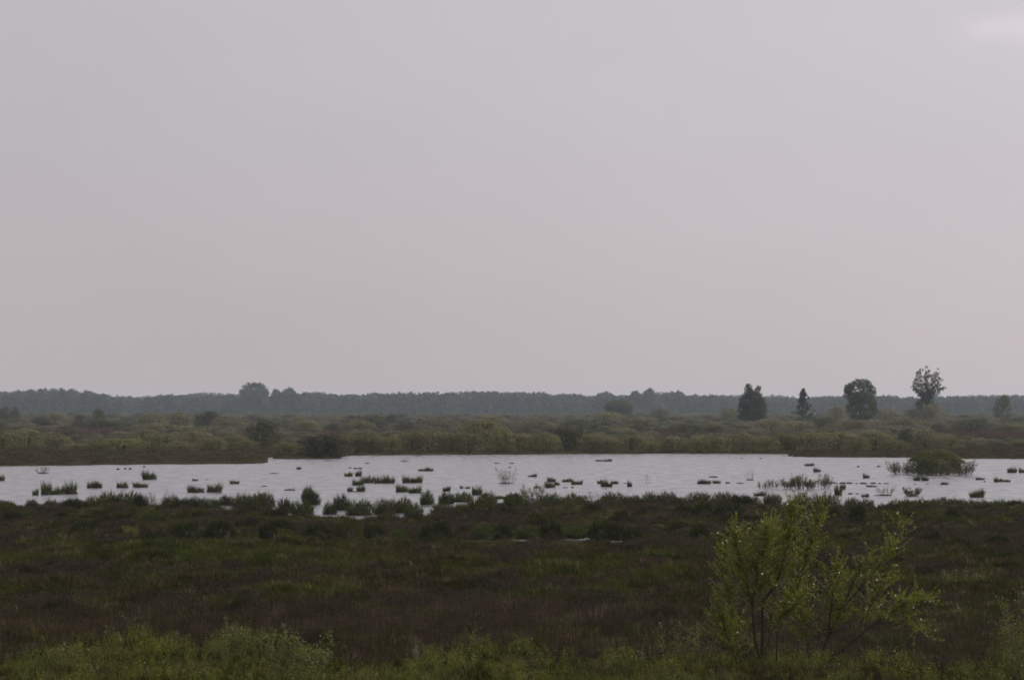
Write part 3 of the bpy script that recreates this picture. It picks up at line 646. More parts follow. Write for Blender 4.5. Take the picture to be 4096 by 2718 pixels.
back_sh = [(15, 1625, 52, 1300, 'dark'), (62, 1626, 40, 1320, 'dark'), (163, 1666, 74, 1100, 'dark'), (228, 1640, 90, 1200, 'pale'), (172, 1700, 92, 900, 'grey'), (395, 1632, 56, 1150, 'dark'), (318, 1650, 40, 1150, 'dark'), (408, 1672, 190, 1020, 'dark'), (607, 1650, 128, 1080, 'olive'), (718, 1645, 104, 1120, 'olive'),
           (833, 1641, 112, 980, 'dark'), (915, 1668, 140, 940, 'olive'), (640, 1690, 140, 850, 'pale'), (1230, 1674, 104, 930, 'pale'), (1430, 1678, 132, 880, 'olive'), (1470, 1656, 160, 1150, 'dark'), (1564, 1650, 44, 1120, 'dark'), (1616, 1690, 84, 850, 'dark'), (1740, 1672, 130, 930, 'olive'), (1960, 1658, 140, 1080, 'pale'),
           (2140, 1680, 140, 880, 'olive'), (2300, 1672, 130, 930, 'dark'), (2420, 1638, 120, 1250, 'pale'), (2490, 1704, 112, 780, 'pale'), (2640, 1626, 82, 1320, 'grey'), (2560, 1668, 130, 970, 'olive'), (2738, 1694, 66, 830, 'dark'), (2850, 1690, 110, 850, 'olive'), (2915, 1628, 84, 1330, 'grey'),
           (3070, 1672, 140, 920, 'pale'), (3190, 1680, 130, 880, 'pale'), (3290, 1662, 110, 1020, 'dark'), (3350, 1612, 76, 1380, 'pale'), (3420, 1676, 120, 900, 'olive'), (3545, 1626, 120, 1330, 'pale'), (3610, 1668, 210, 980, 'olive'), (3720, 1614, 110, 1290, 'pale'), (3660, 1630, 90, 1300, 'pale'), (3890, 1672, 150, 930, 'dark'), (3940, 1660, 80, 1120, 'grey'), (4050, 1690, 120, 860, 'olive')]
def shrub(name, label, px, top, w, D, tone, group, i):
    x = world_x(px, D); z = float(ground(x, D)); H = (1.22 if D < 600 else 1.08) * (CAMH + (HOR - top) / F * D - z); wd = 1.22 * w / F * D
    t = thing(name, label, 'shrub', (x, D, z - 0.05), rng.uniform(0, 6.28), (wd, wd * 0.9, H), group)
    f_, s_ = SHV[i % len(SHV)]
    o = obj('foliage', f_, None, t); c = np.array(TONE[tone][0]) * rng.uniform(0.85, 1.12); o.color = (*c, 1)
    obj('stems', s_, None, t)
for i, a in enumerate(sorted(shore_sh)):
    shrub('willow_shrub', '%s rounded willow shrub, %s from the left in the row at the far waterline' % (TONE[a[4]][1], ordinal(i + 1)), *a, 'willow shrubs along the far shore', i * 4 + 1)
for i, a in enumerate(sorted(back_sh)):
    shrub('willow_shrub', '%s shrub, %s from the left on the heath behind the far shore' % (TONE[a[4]][1], ordinal(i + 1)), *a, 'shrubs on the heath behind the far shore', i * 5 + 2)

# --- tussocks, sods and twigs standing in the lake
def tussock_mesh(seed, n=230, w=0.018):
    r = np.random.default_rng(seed); g = Geo()
    a = r.uniform(0, 2 * math.pi, n); q = np.sqrt(r.uniform(0, 1, n)) * 0.40
    b = np.stack([q * np.cos(a), q * np.sin(a), np.full(n, -0.02)], 1)
    cl = 0.72 + 0.28 * np.sin(a * 2 + seed) * np.sin(a * 3 + seed * 2)
    L = r.uniform(0.45, 1.08, n) * cl; a2 = a + r.normal(0, 0.6, n); o = r.uniform(0.0, 0.34, n)
    t = b + np.stack([np.cos(a2) * o, np.sin(a2) * o, L], 1)
    blades(g, b, t, w, r, 0.12); return g.mesh('tussock_blades')
TUS = [tussock_mesh(s) for s in range(300, 308)]
DRY = [tussock_mesh(s, 34, 0.012) for s in range(310, 314)]
MND = [mound_mesh('root_mound', s) for s in range(320, 325)]
for m_ in TUS: m_.materials.append(M_tussock)
for m_ in DRY: m_.materials.append(M_dry)
for m_ in MND: m_.materials.append(M_peat)
def tussock(name, label, px, base, w, h, group, tone=(1, 1, 1), cat='tussock', dry=False, mound=0.3):
    D = dist(base); x = world_x(px, D); z = max(float(ground(x, D)), 0.0); D = (CAMH - z) * F / (base - HOR); x = world_x(px, D)
    wd, H = w / F * D, h / F * D
    t = thing(name, label, cat, (x, D, z - 0.02), rng.uniform(0, 6.28), (wd, wd, H), group)
    i = int(rng.integers(0, 1000))
    o = obj('blades', TUS[i % len(TUS)], None, t); c = np.array(tone) * rng.uniform(0.88, 1.12); o.color = (*c, 1)
    if dry: o2 = obj('dry_blades', DRY[i % len(DRY)], None, t); o2.color = (1, 1, 1, 1); o2['kind'] = 'stuff'
    m = obj('root_mound', MND[i % len(MND)], None, t); m.scale = (0.9, 0.9, mound)
    return t
lake = [(5, 1921, 26, 25, 'small tussock cut by the left edge of the picture, in open water'), (142, 1979, 25, 29, 'thin sparse tussock just left of the widest tussock clump'),
 (186, 1976, 44, 54, 'left, leaning part of the widest tussock clump near the left edge'), (234, 1976, 56, 34, 'low middle tussock of the widest clump near the left edge'), (280, 1975, 52, 52, 'tall right tussock of the widest clump near the left edge'),
 (363, 1951, 30, 30, 'left of two touching tussocks, right of the widest clump'), (393, 1951, 31, 33, 'right of two touching tussocks, right of the widest clump'), (489, 1950, 46, 26, 'squat tussock by itself, left of a long low one'),
 (562, 1948, 60, 22, 'long low tussock directly below a boxy dark one'), (596, 1916, 58, 36, 'boxy dark tussock farther out above the long low one'), (781, 1922, 24, 10, 'tiny grassy tuft above two large dark tussocks'),
 (782, 1968, 66, 28, 'wide flat-topped tussock beside a taller rounded one'), (858, 1967, 60, 38, 'tall rounded tussock right of the wide flat-topped one'), (938, 1934, 38, 17, 'low tussock alone in open water, left of centre'),
 (1195, 1876, 20, 12, 'small tussock alone, in front of the very dark far bush'), (1394, 1904, 34, 18, 'short tussock at the upper left of the central tussock cluster'), (1434, 1904, 26, 27, 'upright tussock beside a short one atop the central cluster'),
 (1469, 1930, 56, 30, 'leafy tussock at the heart of the central cluster'), (1518, 1932, 42, 29, 'low middle tussock in the right arm of the central cluster'), (1558, 1932, 42, 35, 'taller end tussock in the right arm of the central cluster'),
 (1432, 1939, 44, 23, 'tussock at the lower left of the central cluster'), (1400, 1965, 22, 23, 'thin left end of the hollow tussock pair below the central cluster'), (1444, 1965, 34, 28, 'right end of the hollow tussock pair below the central cluster'),
 (1631, 1930, 44, 31, 'left half of the broad tussock pair right of the central cluster'), (1670, 1930, 40, 30, 'right half of the broad tussock pair right of the central cluster'), (1609, 1966, 50, 32, 'left of two wide tussocks close to the near shore, centre left'),
 (1660, 1971, 52, 30, 'right of two wide tussocks close to the near shore, centre left'), (1690, 1883, 34, 11, 'low left half of the far tussock above the broad pair'), (1718, 1883, 30, 17, 'higher right half of the far tussock above the broad pair'),
 (1786, 1963, 32, 22, 'small tussock between wide tussock pair and bare twiggy shrub'), (1846, 1952, 15, 14, 'tiny upright tuft left of a pale one'), (1870, 1952, 22, 9, 'pale yellowish low tuft below the bare twiggy shrub'),
 (1908, 1979, 42, 40, 'rounded upright tussock on the near shore below the twiggy shrub'), (2122, 1906, 22, 9, 'low tail of the tussock right of the bare twiggy shrub'), (2138, 1906, 18, 15, 'high end of the tussock right of the bare twiggy shrub'),
 (2206, 1926, 34, 20, 'top tussock of the stacked cluster right of centre'), (2199, 1949, 42, 27, 'bottom tussock of the stacked cluster right of centre'), (2228, 1939, 22, 17, 'right tussock of the stacked cluster right of centre'),
 (2268, 1926, 38, 15, 'low tussock at the left of the stepped trio, right of centre'), (2297, 1936, 25, 21, 'brownish middle tussock of the stepped trio, right of centre'), (2319, 1936, 23, 19, 'right tussock of the stepped trio, right of centre'),
 (2402, 1933, 28, 17, 'left tussock of the four-part cluster on open water'), (2417, 1946, 28, 31, 'tallest tussock of the four-part cluster on open water'), (2436, 1946, 28, 21, 'front right tussock of the four-part cluster on open water'),
 (2459, 1934, 30, 14, 'low rear right tussock of the four-part cluster on open water'), (2518, 1945, 20, 25, 'narrow upright tussock right of the four-part cluster'), (2398, 1844, 32, 8, 'flat left half of the farthest long tussock near the far shore'), (2432, 1844, 32, 11, 'higher right half of the farthest long tussock near the far shore'),
 (2798, 1934, 18, 18, 'thin left end of the notched tussock left of the dead shrub'), (2825, 1934, 40, 20, 'main lump of the notched tussock left of the dead shrub'), (2866, 1932, 32, 14, 'low tussock right of the notched one'), (3040, 1982, 48, 21, 'boxy tussock close to the near shore left of the big willow'),
 (3237, 1862, 38, 12, 'long flat tussock near the far shore, upper right water'), (3268, 1886, 28, 17, 'small cup-shaped tussock below the long flat one'), (3353, 1979, 32, 43, 'tall narrow tussock at the right end of the willow seedlings'),
 (3370, 1956, 25, 25, 'small tussock leaning on the tall narrow one'), (3485, 1946, 40, 9, 'flat green mat below the row of dark sods'), (3464, 1911, 26, 19, 'pointed small tussock left of the island bush'), (3461, 1986, 30, 15, 'low tussock in front of the twiggy right-hand shrub'),
 (3668, 1921, 30, 21, 'left of two tussocks in front of the island bush'), (3700, 1922, 28, 21, 'right of two tussocks in front of the island bush'), (3920, 1918, 36, 12, 'low tussock right of the island bush'), (3992, 1926, 34, 19, 'left half of the wide tussock near the right edge'),
 (4024, 1926, 34, 12, 'flat right half of the wide tussock near the right edge'), (4048, 1889, 38, 24, 'tussock with raised right side, far out by the right edge'), (4088, 1889, 26, 20, 'tussock cut by the right edge of the picture'), (3908, 1988, 58, 36, 'boxy dark tussock nearest the shore at the right')]
for (px, b, w, h, lab) in lake:
    pale = 'pale' in lab; tn = (1.7, 1.5, 1.2) if pale else ((1.2, 0.95, 0.8) if 'brown' in lab else (0.72, 0.82, 0.55))
    tussock('tussock', lab, px, b, w * 1.1, h * 1.34, 'tussocks standing in the lake', tn, dry=(w > 22))

sods = [(472, 1877, 16, 8), (501, 1876, 11, 9), (521, 1876, 12, 9), (576, 1867, 11, 8), (829, 1918, 8, 5), (1056, 1944, 31, 5), (1098, 1893, 36, 5), (1158, 1960, 46, 9), (1400, 1872, 14, 7), (1422, 1874, 16, 8), (1440, 1874, 18, 8), (1422, 1966, 62, 6),
        (1470, 1853, 17, 6), (1988, 1853, 29, 5), (2040, 1869, 14, 5), (2046, 1853, 20, 6), (2146, 1950, 26, 9), (2262, 1950, 26, 5), (2290, 1950, 14, 8), (2500, 1933, 12, 5), (2853, 1908, 40, 8), (2910, 1932, 20, 9), (2961, 1933, 34, 6), (2966, 1833, 12, 5), (3043, 1833, 11, 5),
        (3325, 1932, 46, 9), (3370, 1933, 32, 9), (3398, 1933, 30, 9), (3426, 1934, 11, 6), (3454, 1934, 34, 9), (3493, 1933, 25, 8), (3519, 1934, 15, 6), (3545, 1934, 26, 6), (3433, 1867, 11, 8), (3515, 1866, 17, 8), (3402, 1975, 22, 8), (3429, 1975, 17, 6), (3505, 1981, 26, 5),
        (3660, 1936, 9, 5), (3710, 1935, 20, 4), (3778, 1937, 34, 14), (3939, 1926, 12, 6), (1185, 1834, 14, 7), (1225, 1836, 12, 6), (1098, 1834, 16, 8), (3160, 1824, 16, 9)]
sticky = {1158, 3778}
for i, (px, b, w, h) in enumerate(sorted(sods)):
    D = dist(b); x = world_x(px, D); wd, H = w / F * D, h / F * D
    ex = ' with a stick' if px in sticky else ''
    t = thing('peat_sod', '%s%s, %s from left of the low lake sods' % ('long flat sod' if w > 28 else ('small sod' if w > 12 else 'tiny sod'), ex, ordinal(i + 1)), 'sod', (x, D, -0.02), rng.uniform(-0.4, 0.4), (wd, max(wd * 0.6, 0.25), H), 'low sods in the lake')
    m = obj('mound', MND[i % 5], None, t); m.scale = (1.0, 1.0, 0.75)
    o = obj('grass', TUS[(i * 3) % len(TUS)], None, t); o.color = (0.75, 0.75, 0.6, 1); o.scale = (0.85, 0.85, 1.0)
    if px in sticky:
        g = Geo(); s_ = 22.0 / F * D / H; tube(g, [(0.38, 0, 0), (0.39, 0, s_ * 0.5), (0.37, 0, s_)], 0.02, 0.012, 4); obj('stick', g.mesh('stick', True), M_twig, t)

def twig_shrub(name, label, px, base, w, h, seed, stems=14, leaf_n=0, leafc=(1, 1, 1), group=None, lean=1.0, mound=True, rad=0.016, leaf=0.045, mat=None, zoff=0.0):
    r = np.random.default_rng(seed); D = dist(base); x = world_x(px, D); z = max(float(ground(x, D)), 0.0); D = (CAMH - z) * F / (base - HOR); x = world_x(px, D)
    W_, H = w / F * D, h / F * D
    t = thing(name, label, 'shrub', (x, D, z), 0, (1, 1, 1), group); P = []
    for s_ in range(stems):
        b = np.array([r.uniform(-0.28, 0.28) * W_, r.uniform(-0.2, 0.2) * W_, -0.05]); e = np.array([b[0] + (b[0] / W_ * 0.9 + r.normal(0, 0.14)) * W_ * lean, b[1] + r.normal(0, 0.16) * W_, H * r.uniform(0.5, 1.05)])
        e[0] = np.clip(e[0], -W_ / 2, W_ / 2)
        p = smooth_path([b, b + (e - b) * 0.5 + r.normal(0, 0.05, 3) * H, e], 7); g = Geo(); tube(g, p, rad, rad * 0.35, 4)
        for q in range(4):
            j = r.integers(2, 6); d = unit(np.array([r.normal(0, 0.7), r.normal(0, 0.7), r.uniform(0.4, 1.1)])); L = H * r.uniform(0.12, 0.3); tp = np.array([p[j], p[j] + d * L * 0.5, p[j] + d * L + [0, 0, 0.02]])
            tube(g, tp, rad * 0.5, rad * 0.2, 3)
            if leaf_n: P.append(tp[0] + (tp[2] - tp[0]) * r.uniform(0.1, 1, (leaf_n, 1)) + r.normal(0, 0.05, (leaf_n, 3)))
        if leaf_n: f = r.uniform(0.25, 1, (leaf_n * 3,)); kk = np.clip((f * 6).astype(int), 0, 5); P.append(p[kk] + (p[kk + 1] - p[kk]) * (f * 6 - kk)[:, None] + r.normal(0, 0.06, (leaf_n * 3, 3)))
        obj('stem', g.mesh('stem', True), M_twig, t)
    if leaf_n:
        g = Geo(); leaves(g, np.concatenate(P), leaf, r, 0.5); o = obj('foliage', g.mesh('foliage'), mat or M_shrub, t); o.color = (*leafc, 1); o['kind'] = 'stuff'
    if mound:
        m = obj('root_mound', MND[seed % 5], None, t); m.scale = (W_ * 0.6, W_ * 0.4, 0.12)
    return t
twig_shrub('bare_shrub', 'faint bare twigs of a shrub in the water near the left edge', 172, 1892, 76, 30, 400, 14, 3, (0.7, 0.7, 0.6))
twig_shrub('bare_shrub', 'small dark dead twigs before the far shore, right of the very dark bush', 1616, 1845, 50, 26, 401, 9, 0)
twig_shrub('bare_shrub', 'bare leafless twiggy shrub standing in the middle of the lake', 2025, 1933, 84, 62, 402, 24, 2, (0.6, 0.5, 0.5))
twig_shrub('bare_shrub', 'few thin dead stalks in open water right of the tussock clusters', 2594, 1932, 40, 44, 403, 4, 0, mound=False)
twig_shrub('bare_shrub', 'dead forked shrub on a sod left of the willow seedlings', 3000, 1919, 50, 44, 404, 8, 0)
for i, (px, w, h, st, ln_) in enumerate([(3052, 70, 34, 9, 4), (3100, 60, 42, 8, 5), (3150, 70, 46, 16, 9), (3198, 70, 62, 22, 10), (3250, 70, 38, 18, 10), (3302, 60, 56, 14, 8)]):
    lab = ['sparse leftmost willow seedling clump in the lake behind the big foreground willow', 'second willow seedling clump from the left, with a few thin shoots', 'third willow seedling clump from the left, leafy and low', 'tallest and leafiest willow seedling clump of the row', 'low dense willow seedling clump right of the tallest one', 'rightmost willow seedling clump of the row with a bent tall shoot'][i]
    twig_shrub('willow_seedlings', lab, px, 1955 - (i == 5) * 4, w, h, 410 + i, int(st * 1.3), ln_ + 4, (0.85, 0.92, 0.75), 'willow seedlings in a row in the lake', 0.7, False)
twig_shrub('bare_shrub', 'left thin twiggy half of the low shrub before the right-hand shore', 3540, 1981, 90, 42, 420, 12, 3, (0.7, 0.7, 0.6))
twig_shrub('twiggy_shrub', 'denser leafy right half of the low shrub before the right-hand shore', 3648, 1982, 76, 34, 421, 26, 9, (0.62, 0.64, 0.5))
twig_shrub('willow_shrub', 'thin leafy shoots at the left foot of the island bush', 3602, 1896, 120, 50, 422, 40, 16, (0.75, 0.78, 0.55), mound=False)
twig_shrub('willow_shrub', 'thin leafy shoots at the right foot of the island bush', 3862, 1898, 90, 60, 423, 30, 15, (0.7, 0.75, 0.52), mound=False)
# island bush: its own larger mesh
def island_bush():
    r = np.random.default_rng(430); D = dist(1898); x = world_x(3743, D); Wd, H = 236 / F * D, 116 / F * D
    t = thing('willow_bush', 'big rounded olive bush standing alone in the lake at the right', 'bush', (x, D, -0.02), 0)
    g = Geo(); P, fc = dome_points(r, 17000, 16, True); leaves(g, P * [Wd * 1.04, Wd * 0.75, H * 0.93], 0.085, r, 0.5, face=fc, fw=1.1)
    n = 260; a = r.uniform(0, 6.28, n); q = np.sqrt(r.uniform(0, 1, n)) * 0.47; b = np.stack([q * np.cos(a) * Wd, q * np.sin(a) * Wd * 0.7, H * 0.66 * np.sqrt(1 - (q * 1.7) ** 2)], 1)
    for f in np.linspace(0, 1, 6): leaves(g, b + np.stack([np.cos(a) * q * 0.5, np.sin(a) * q * 0.5, r.uniform(0.2, 0.7, n)], 1) * f, 0.06, r, 0.45, up=(0, 0, 1), upw=0.8)
    o = obj('foliage', g.mesh('foliage'), M_shrub, t); o.color = (0.74, 0.8, 0.55, 1); o['kind'] = 'stuff'
    for i in range(14):
        a = r.uniform(0, 6.28); q = r.uniform(0.1, 0.42); g = Geo()
        tube(g, smooth_path([(q * 0.3 * math.cos(a) * Wd, q * 0.3 * math.sin(a) * Wd * .7, -0.1), (q * 0.7 * math.cos(a) * Wd, q * 0.7 * math.sin(a) * Wd * .7, H * 0.35), (q * math.cos(a) * Wd, q * math.sin(a) * Wd * .7, H * 0.75)], 7), 0.035, 0.01, 5)
        obj('stem', g.mesh('stem', True), M_bark, t)
island_bush()

# --- hummocks of the near shore and the bog
hum = [(30, 2036, 60, 34, 'g'), (127, 2032, 46, 38, 'g'), (203, 2034, 50, 40, 'g'), (300, 2034, 84, 42, 'd'), (380, 2034, 80, 52, 'b'), (440, 2032, 80, 66, 'b'), (515, 2032, 100, 66, 'g'), (565, 2034, 60, 60, 'd'), (683, 2032, 68, 54, 'b'), (735, 2034, 70, 44, 'd'), (790, 2030, 78, 46, 'd'), (850, 2032, 60, 40, 'g'), (905, 2020, 60, 42, 'd'), (970, 2032, 78, 56, 'b'), (1010, 2034, 60, 56, 'g'),
       (1056, 2024, 80, 58, 'b'), (1143, 2050, 64, 58, 'd'), (1210, 2064, 84, 66, 'g'), (1232, 1996, 46, 52, 'g'), (1246, 2018, 64, 54, 'd'), (1320, 2056, 50, 50, 'g'), (1364, 2040, 64, 62, 'd'), (1440, 2060, 100, 64, 'g'), (1535, 2056, 80, 62, 'b'), (1605, 2050, 88, 62, 'b'), (1655, 2064, 68, 52, 'g'),
       (1708, 2018, 50, 58, 'g'), (1765, 2058, 74, 50, 'b'), (1785, 2014, 56, 46, 'd'), (1838, 2062, 50, 46, 'g'), (1850, 2006, 78, 38, 'g'), (1920, 2056, 112, 62, 'b'), (1950, 2014, 68, 48, 'b'), (2006, 1994, 52, 14, 'g'), (2055, 2030, 70, 56, 'g'), (2200, 2022, 90, 46, 'g'), (2300, 2020, 90, 44, 'b'), (2450, 2016, 80, 46, 'b'), (2530, 2016, 70, 36, 'b'), (2605, 2014, 60, 44, 'g'), (2668, 2014, 64, 46, 'b'),
       (2795, 2016, 90, 46, 'b'), (2905, 2018, 100, 48, 'b'), (3000, 2018, 70, 34, 'b'), (3090, 2016, 60, 42, 'b'), (3207, 2014, 56, 40, 'g'), (3300, 2030, 100, 52, 'b'), (3410, 2036, 56, 44, 'b'), (3468, 2034, 50, 38, 'g'), (3610, 2036, 94, 38, 'b'), (3700, 2034, 100, 40, 'b'), (3790, 2032, 110, 40, 'b'), (3860, 2034, 80, 36, 'b'), (4010, 2036, 110, 36, 'g'), (4080, 2036, 90, 36, 'b')]
HT = {'g': ((0.72, 0.8, 0.55), 'green'), 'b': ((0.85, 0.68, 0.55), 'brownish'), 'd': ((0.36, 0.37, 0.31), 'dark')}
def hum_mesh(seed):
    r = np.random.default_rng(seed); g = Geo(); n = 900
    a = r.uniform(0, 6.28, n); q = np.sqrt(r.uniform(0, 1, n)) * 0.5; lob = 0.75 + 0.25 * np.sin(a * 3 + seed) + 0.2 * (fbm(3 * q * np.cos(a) + seed, 3 * q * np.sin(a), seed) - 0.5)
    top = np.sqrt(np.clip(1 - (q / 0.52) ** 4, 0.03, 1)) * (0.6 + 0.4 * lob)
    b = np.stack([q * np.cos(a), q * np.sin(a), top * r.uniform(0, 0.72, n) - 0.04], 1); L = top * r.uniform(0.10, 0.30, n) + 0.07; a2 = a + r.normal(0, 0.7, n); o = r.uniform(0, 0.4, n) * (0.15 + q)
    blades(g, b, b + np.stack([np.cos(a2) * o, np.sin(a2) * o, L], 1), 0.010, r, 0.15)
    return g.mesh('hummock_grass')
HUM = [hum_mesh(s) for s in range(440, 446)]
for m_ in HUM: m_.materials.append(M_tussock)
def hummock(name, label, px, base, w, h, tone, group):
    D = dist(base); x = world_x(px, D); z = float(ground(x, D)); z = max(z, 0.0); D = (CAMH - z) * F / (base - HOR); x = world_x(px, D); wd, H = (1.12 if base < 2075 and px < 2060 else 1.25) * w / F * D, (1.32 if px < 2060 else 1.4) * h / F * D
    t = thing(name, label, 'hummock', (x, D, z - 0.03), rng.uniform(0, 6.28), (wd, wd, H), group); i = int(rng.integers(0, 999))
    o = obj('grass', HUM[i % len(HUM)], None, t); c = np.array(HT[tone][0]) * rng.uniform(0.9, 1.1); o.color = (*c, 1)
    m = obj('root_mound', MND[i % 5], None, t); m.scale = (0.8, 0.8, 0.42)
for i, (px, b, w, h, tn) in enumerate(sorted(hum)):
    hummock('grassy_hummock', '%s grassy hummock on the near shore, %s from the left in that edge' % (HT[tn][1], ordinal(i + 1)), px, b, w, h, tn, 'hummocks along the near shore')
bog = [(741, 2152, 90, 56, 'd'), (882, 2152, 94, 58, 'd'), (815, 2158, 60, 36, 'g'), (1071, 2148, 56, 48, 'd'), (1272, 2150, 84, 48, 'd'), (1384, 2147, 92, 64, 'b'), (1490, 2148, 60, 44, 'd'), (1600, 2155, 60, 34, 'g'), (1745, 2165, 98, 66, 'd'), (1930, 2150, 70, 44, 'g'), (1995, 2156, 80, 50, 'd'), (2203, 2156, 72, 56, 'd'), (2110, 2150, 80, 40, 'g'), (2300, 2148, 70, 36, 'g'), (2400, 2150, 78, 48, 'd'), (2466, 2150, 60, 46, 'd'), (2530, 2160, 60, 40, 'd'),
       (2486, 2092, 48, 40, 'd'), (2732, 2064, 56, 38, 'd'), (2810, 2064, 68, 42, 'd'), (2913, 2068, 92, 42, 'd'), (2795, 2172, 64, 60, 'd'), (2339, 2350, 68, 44, 'g'), (2585, 2340, 64, 38, 'd'), (2484, 2306, 50, 36, 'g'), (3428, 2090, 50, 54, 'd'), (3806, 2086, 44, 42, 'd'), (3330, 2080, 60, 36, 'd'), (225, 2463, 92, 62, 'd'), (22, 2442, 54, 42, 'd'), (971, 2460, 78, 68, 'd'), (1130, 2462, 126, 80, 'b'), (2790, 2412, 116, 46, 'b'), (3830, 2200, 90, 40, 'd'), (3990, 2180, 80, 36, 'd'), (4030, 2240, 70, 30, 'd'), (3700, 2330, 70, 50, 'd'), (600, 2085, 60, 36, 'g'), (330, 2125, 70, 36, 'd'), (640, 2110, 70, 36, 'd'), (1650, 2100, 70, 40, 'd'), (2180, 2090, 70, 40, 'b')]
for i, (px, b, w, h, tn) in enumerate(sorted(bog)):
    h = h * 1.25
    hummock('bog_hummock', '%s %s hummock inside the near bog, %s from the left' % ('large' if w > 85 else 'small', HT[tn][1], ordinal(i + 1)), px, b, w, h, tn, 'hummocks scattered in the near bog')

HI = [m_.copy() for m_ in HUM]
for m_ in HI: m_.materials.clear(); m_.materials.append(Mi_grass)
x, y = sample(520, 166, 236); k = np.where(shore(x, y) > 0.4)[0]; x, y = x[k], y[k]; w = rng.uniform(0.7, 1.7, len(k)); hh = w * rng.uniform(0.38, 0.6, len(k))
pm = rng.uniform(0, 1, (len(k), 1)); th = np.where(pm < 0.45, col(.030, .030, .014), np.where(pm < 0.75, col(.055, .062, .018), col(.065, .048, .030)))
scatter('sedge_hummocks', 'crowded low sedge hummocks between the near shore and the bog pools', 'sedge', np.stack([x, y, ground(x, y) - 0.03], 1), rng.uniform(0, 6.28, len(k)), np.stack([w, w, hh], 1), rng.integers(0, len(HI), len(k)), th, HI)
# --- saplings and shrubs of the foreground
twig_shrub('birch_sapling', 'sparse yellow-leaved sapling left of the big foreground willow', 2710, 2672, 190, 182, 500, 13, 9, (0.95, 0.9, 0.6), 'leafy saplings in the foreground', 0.9, False, 0.008, 0.032, M_sapl)
twig_shrub('birch_sapling', 'bright leafy sapling under the right side of the big willow', 3525, 2716, 170, 130, 501, 16, 16, (1.0, 1.05, 0.55), 'leafy saplings in the foreground', 0.9, False, 0.008, 0.034, M_sapl)
twig_shrub('birch_sapling', 'tall sapling cut by the right edge of the picture', 4084, 2716, 130, 365, 502, 15, 13, (0.85, 0.9, 0.6), 'leafy saplings in the foreground', 0.8, False, 0.009, 0.032, M_sapl)
twig_shrub('birch_sapling', 'low yellowish sapling on the bottom edge right of the willow', 3712, 2714, 90, 90, 503, 9, 10, (0.95, 0.9, 0.5), 'leafy saplings in the foreground', 0.8, False, 0.007, 0.03, M_sapl)
twig_shrub('low_willow', 'pale olive low bush in the bog right of the big willow', 3862, 2362, 210, 86, 504, 40, 9, (0.62, 0.66, 0.42), None, 1.0, False, 0.008, 0.035, M_sapl)
twig_shrub('birch_sapling', 'tall slim sapling at the top of the left foreground scrub', 940, 2650, 140, 170, 505, 14, 13, (0.72, 0.78, 0.5), 'leafy saplings in the foreground', 0.8, False, 0.008, 0.032, M_sapl)
twig_shrub('birch_sapling', 'widest pale leafy sapling in the left foreground scrub', 1190, 2712, 260, 205, 506, 30, 13, (0.78, 0.86, 0.66), 'leafy saplings in the foreground', 0.9, False, 0.009, 0.033, M_sapl)
twig_shrub('birch_sapling', 'small pale sapling right of the bleached dry stalk', 1850, 2690, 120, 70, 507, 10, 10, (0.8, 0.84, 0.6), 'leafy saplings in the foreground', 0.9, False, 0.007, 0.03, M_sapl)
twig_shrub('birch_sapling', 'pale green sapling in the bottom scrub near the centre right', 2510, 2700, 140, 110, 508, 12, 11, (0.8, 0.86, 0.6), 'leafy saplings in the foreground', 0.9, False, 0.007, 0.03, M_sapl)
twig_shrub('birch_sapling', 'yellowish leafy sapling in the bottom left corner scrub', 260, 2690, 150, 120, 509, 14, 11, (0.8, 0.82, 0.45), 'leafy saplings in the foreground', 0.9, False, 0.007, 0.03, M_sapl)
twig_shrub('birch_sapling', 'lone thin pale seedling standing in the left bog', 244, 2190, 50, 62, 510, 6, 6, (0.8, 0.85, 0.6), 'leafy saplings in the foreground', 0.8, False, 0.012, 0.04, M_sapl)
twig_shrub('low_willow', 'pale straw-green tuft of shoots in the left bog behind the hummocks', 522, 2146, 64, 44, 511, 18, 7, (0.85, 0.8, 0.5), None, 0.8, False, 0.01, 0.04, M_sapl)
twig_shrub('low_willow', 'pale green leafy shrub on the near shore right of centre', 2130, 2014, 96, 82, 512, 26, 9, (0.62, 0.66, 0.48), None, 0.8, False, 0.012, 0.05, M_sapl)
twig_shrub('low_willow', 'thin reedy green shoots on the near shore at the left', 620, 2036, 62, 66, 513, 12, 4, (0.75, 0.8, 0.5), None, 0.5, False, 0.012, 0.045, M_sapl)
twig_shrub('bare_shrub', 'small bare forked twigs on the near shore right of the pale shrub', 2378, 2004, 50, 44, 514, 9, 2, (0.6, 0.6, 0.5), None, 0.9, False, 0.012)
twig_shrub('bare_shrub', 'few straight dead stalks rising above the left near shore', 668, 2032, 30, 92, 515, 3, 0, mound=False, rad=0.014, lean=0.2)
def dark_upright():
    r = np.random.default_rng(520); D = dist(2700, 0.2); x = world_x(1143, D); z = float(ground(x, D)); H = 128 / F * D; g = Geo()
    t = thing('juniper', 'dark narrow upright bush among the pale left foreground saplings', 'bush', (x, D, z))
    n = 1500; q = r.uniform(0, 1, n); a = r.uniform(0, 6.28, n); rad = 0.15 * np.sqrt(r.uniform(0, 1, n)) * np.sin(np.clip(q * 1.05 + 0.12, 0, 1) * math.pi) ** 0.5
    leaves(g, np.stack([rad * np.cos(a), rad * np.sin(a), q * H], 1), 0.022, r, 0.4, up=(0, 0, 1), upw=1.4); o = obj('foliage', g.mesh('foliage'), M_tree, t); o.color = (0.55, 0.6, 0.45, 1); o['kind'] = 'stuff'
    g = Geo(); tube(g, [(0, 0, -0.05), (0, 0, H * 0.5), (0.01, 0, H * 0.9)], 0.018, 0.005, 5); obj('trunk', g.mesh('trunk', True), M_bark, t)
dark_upright()
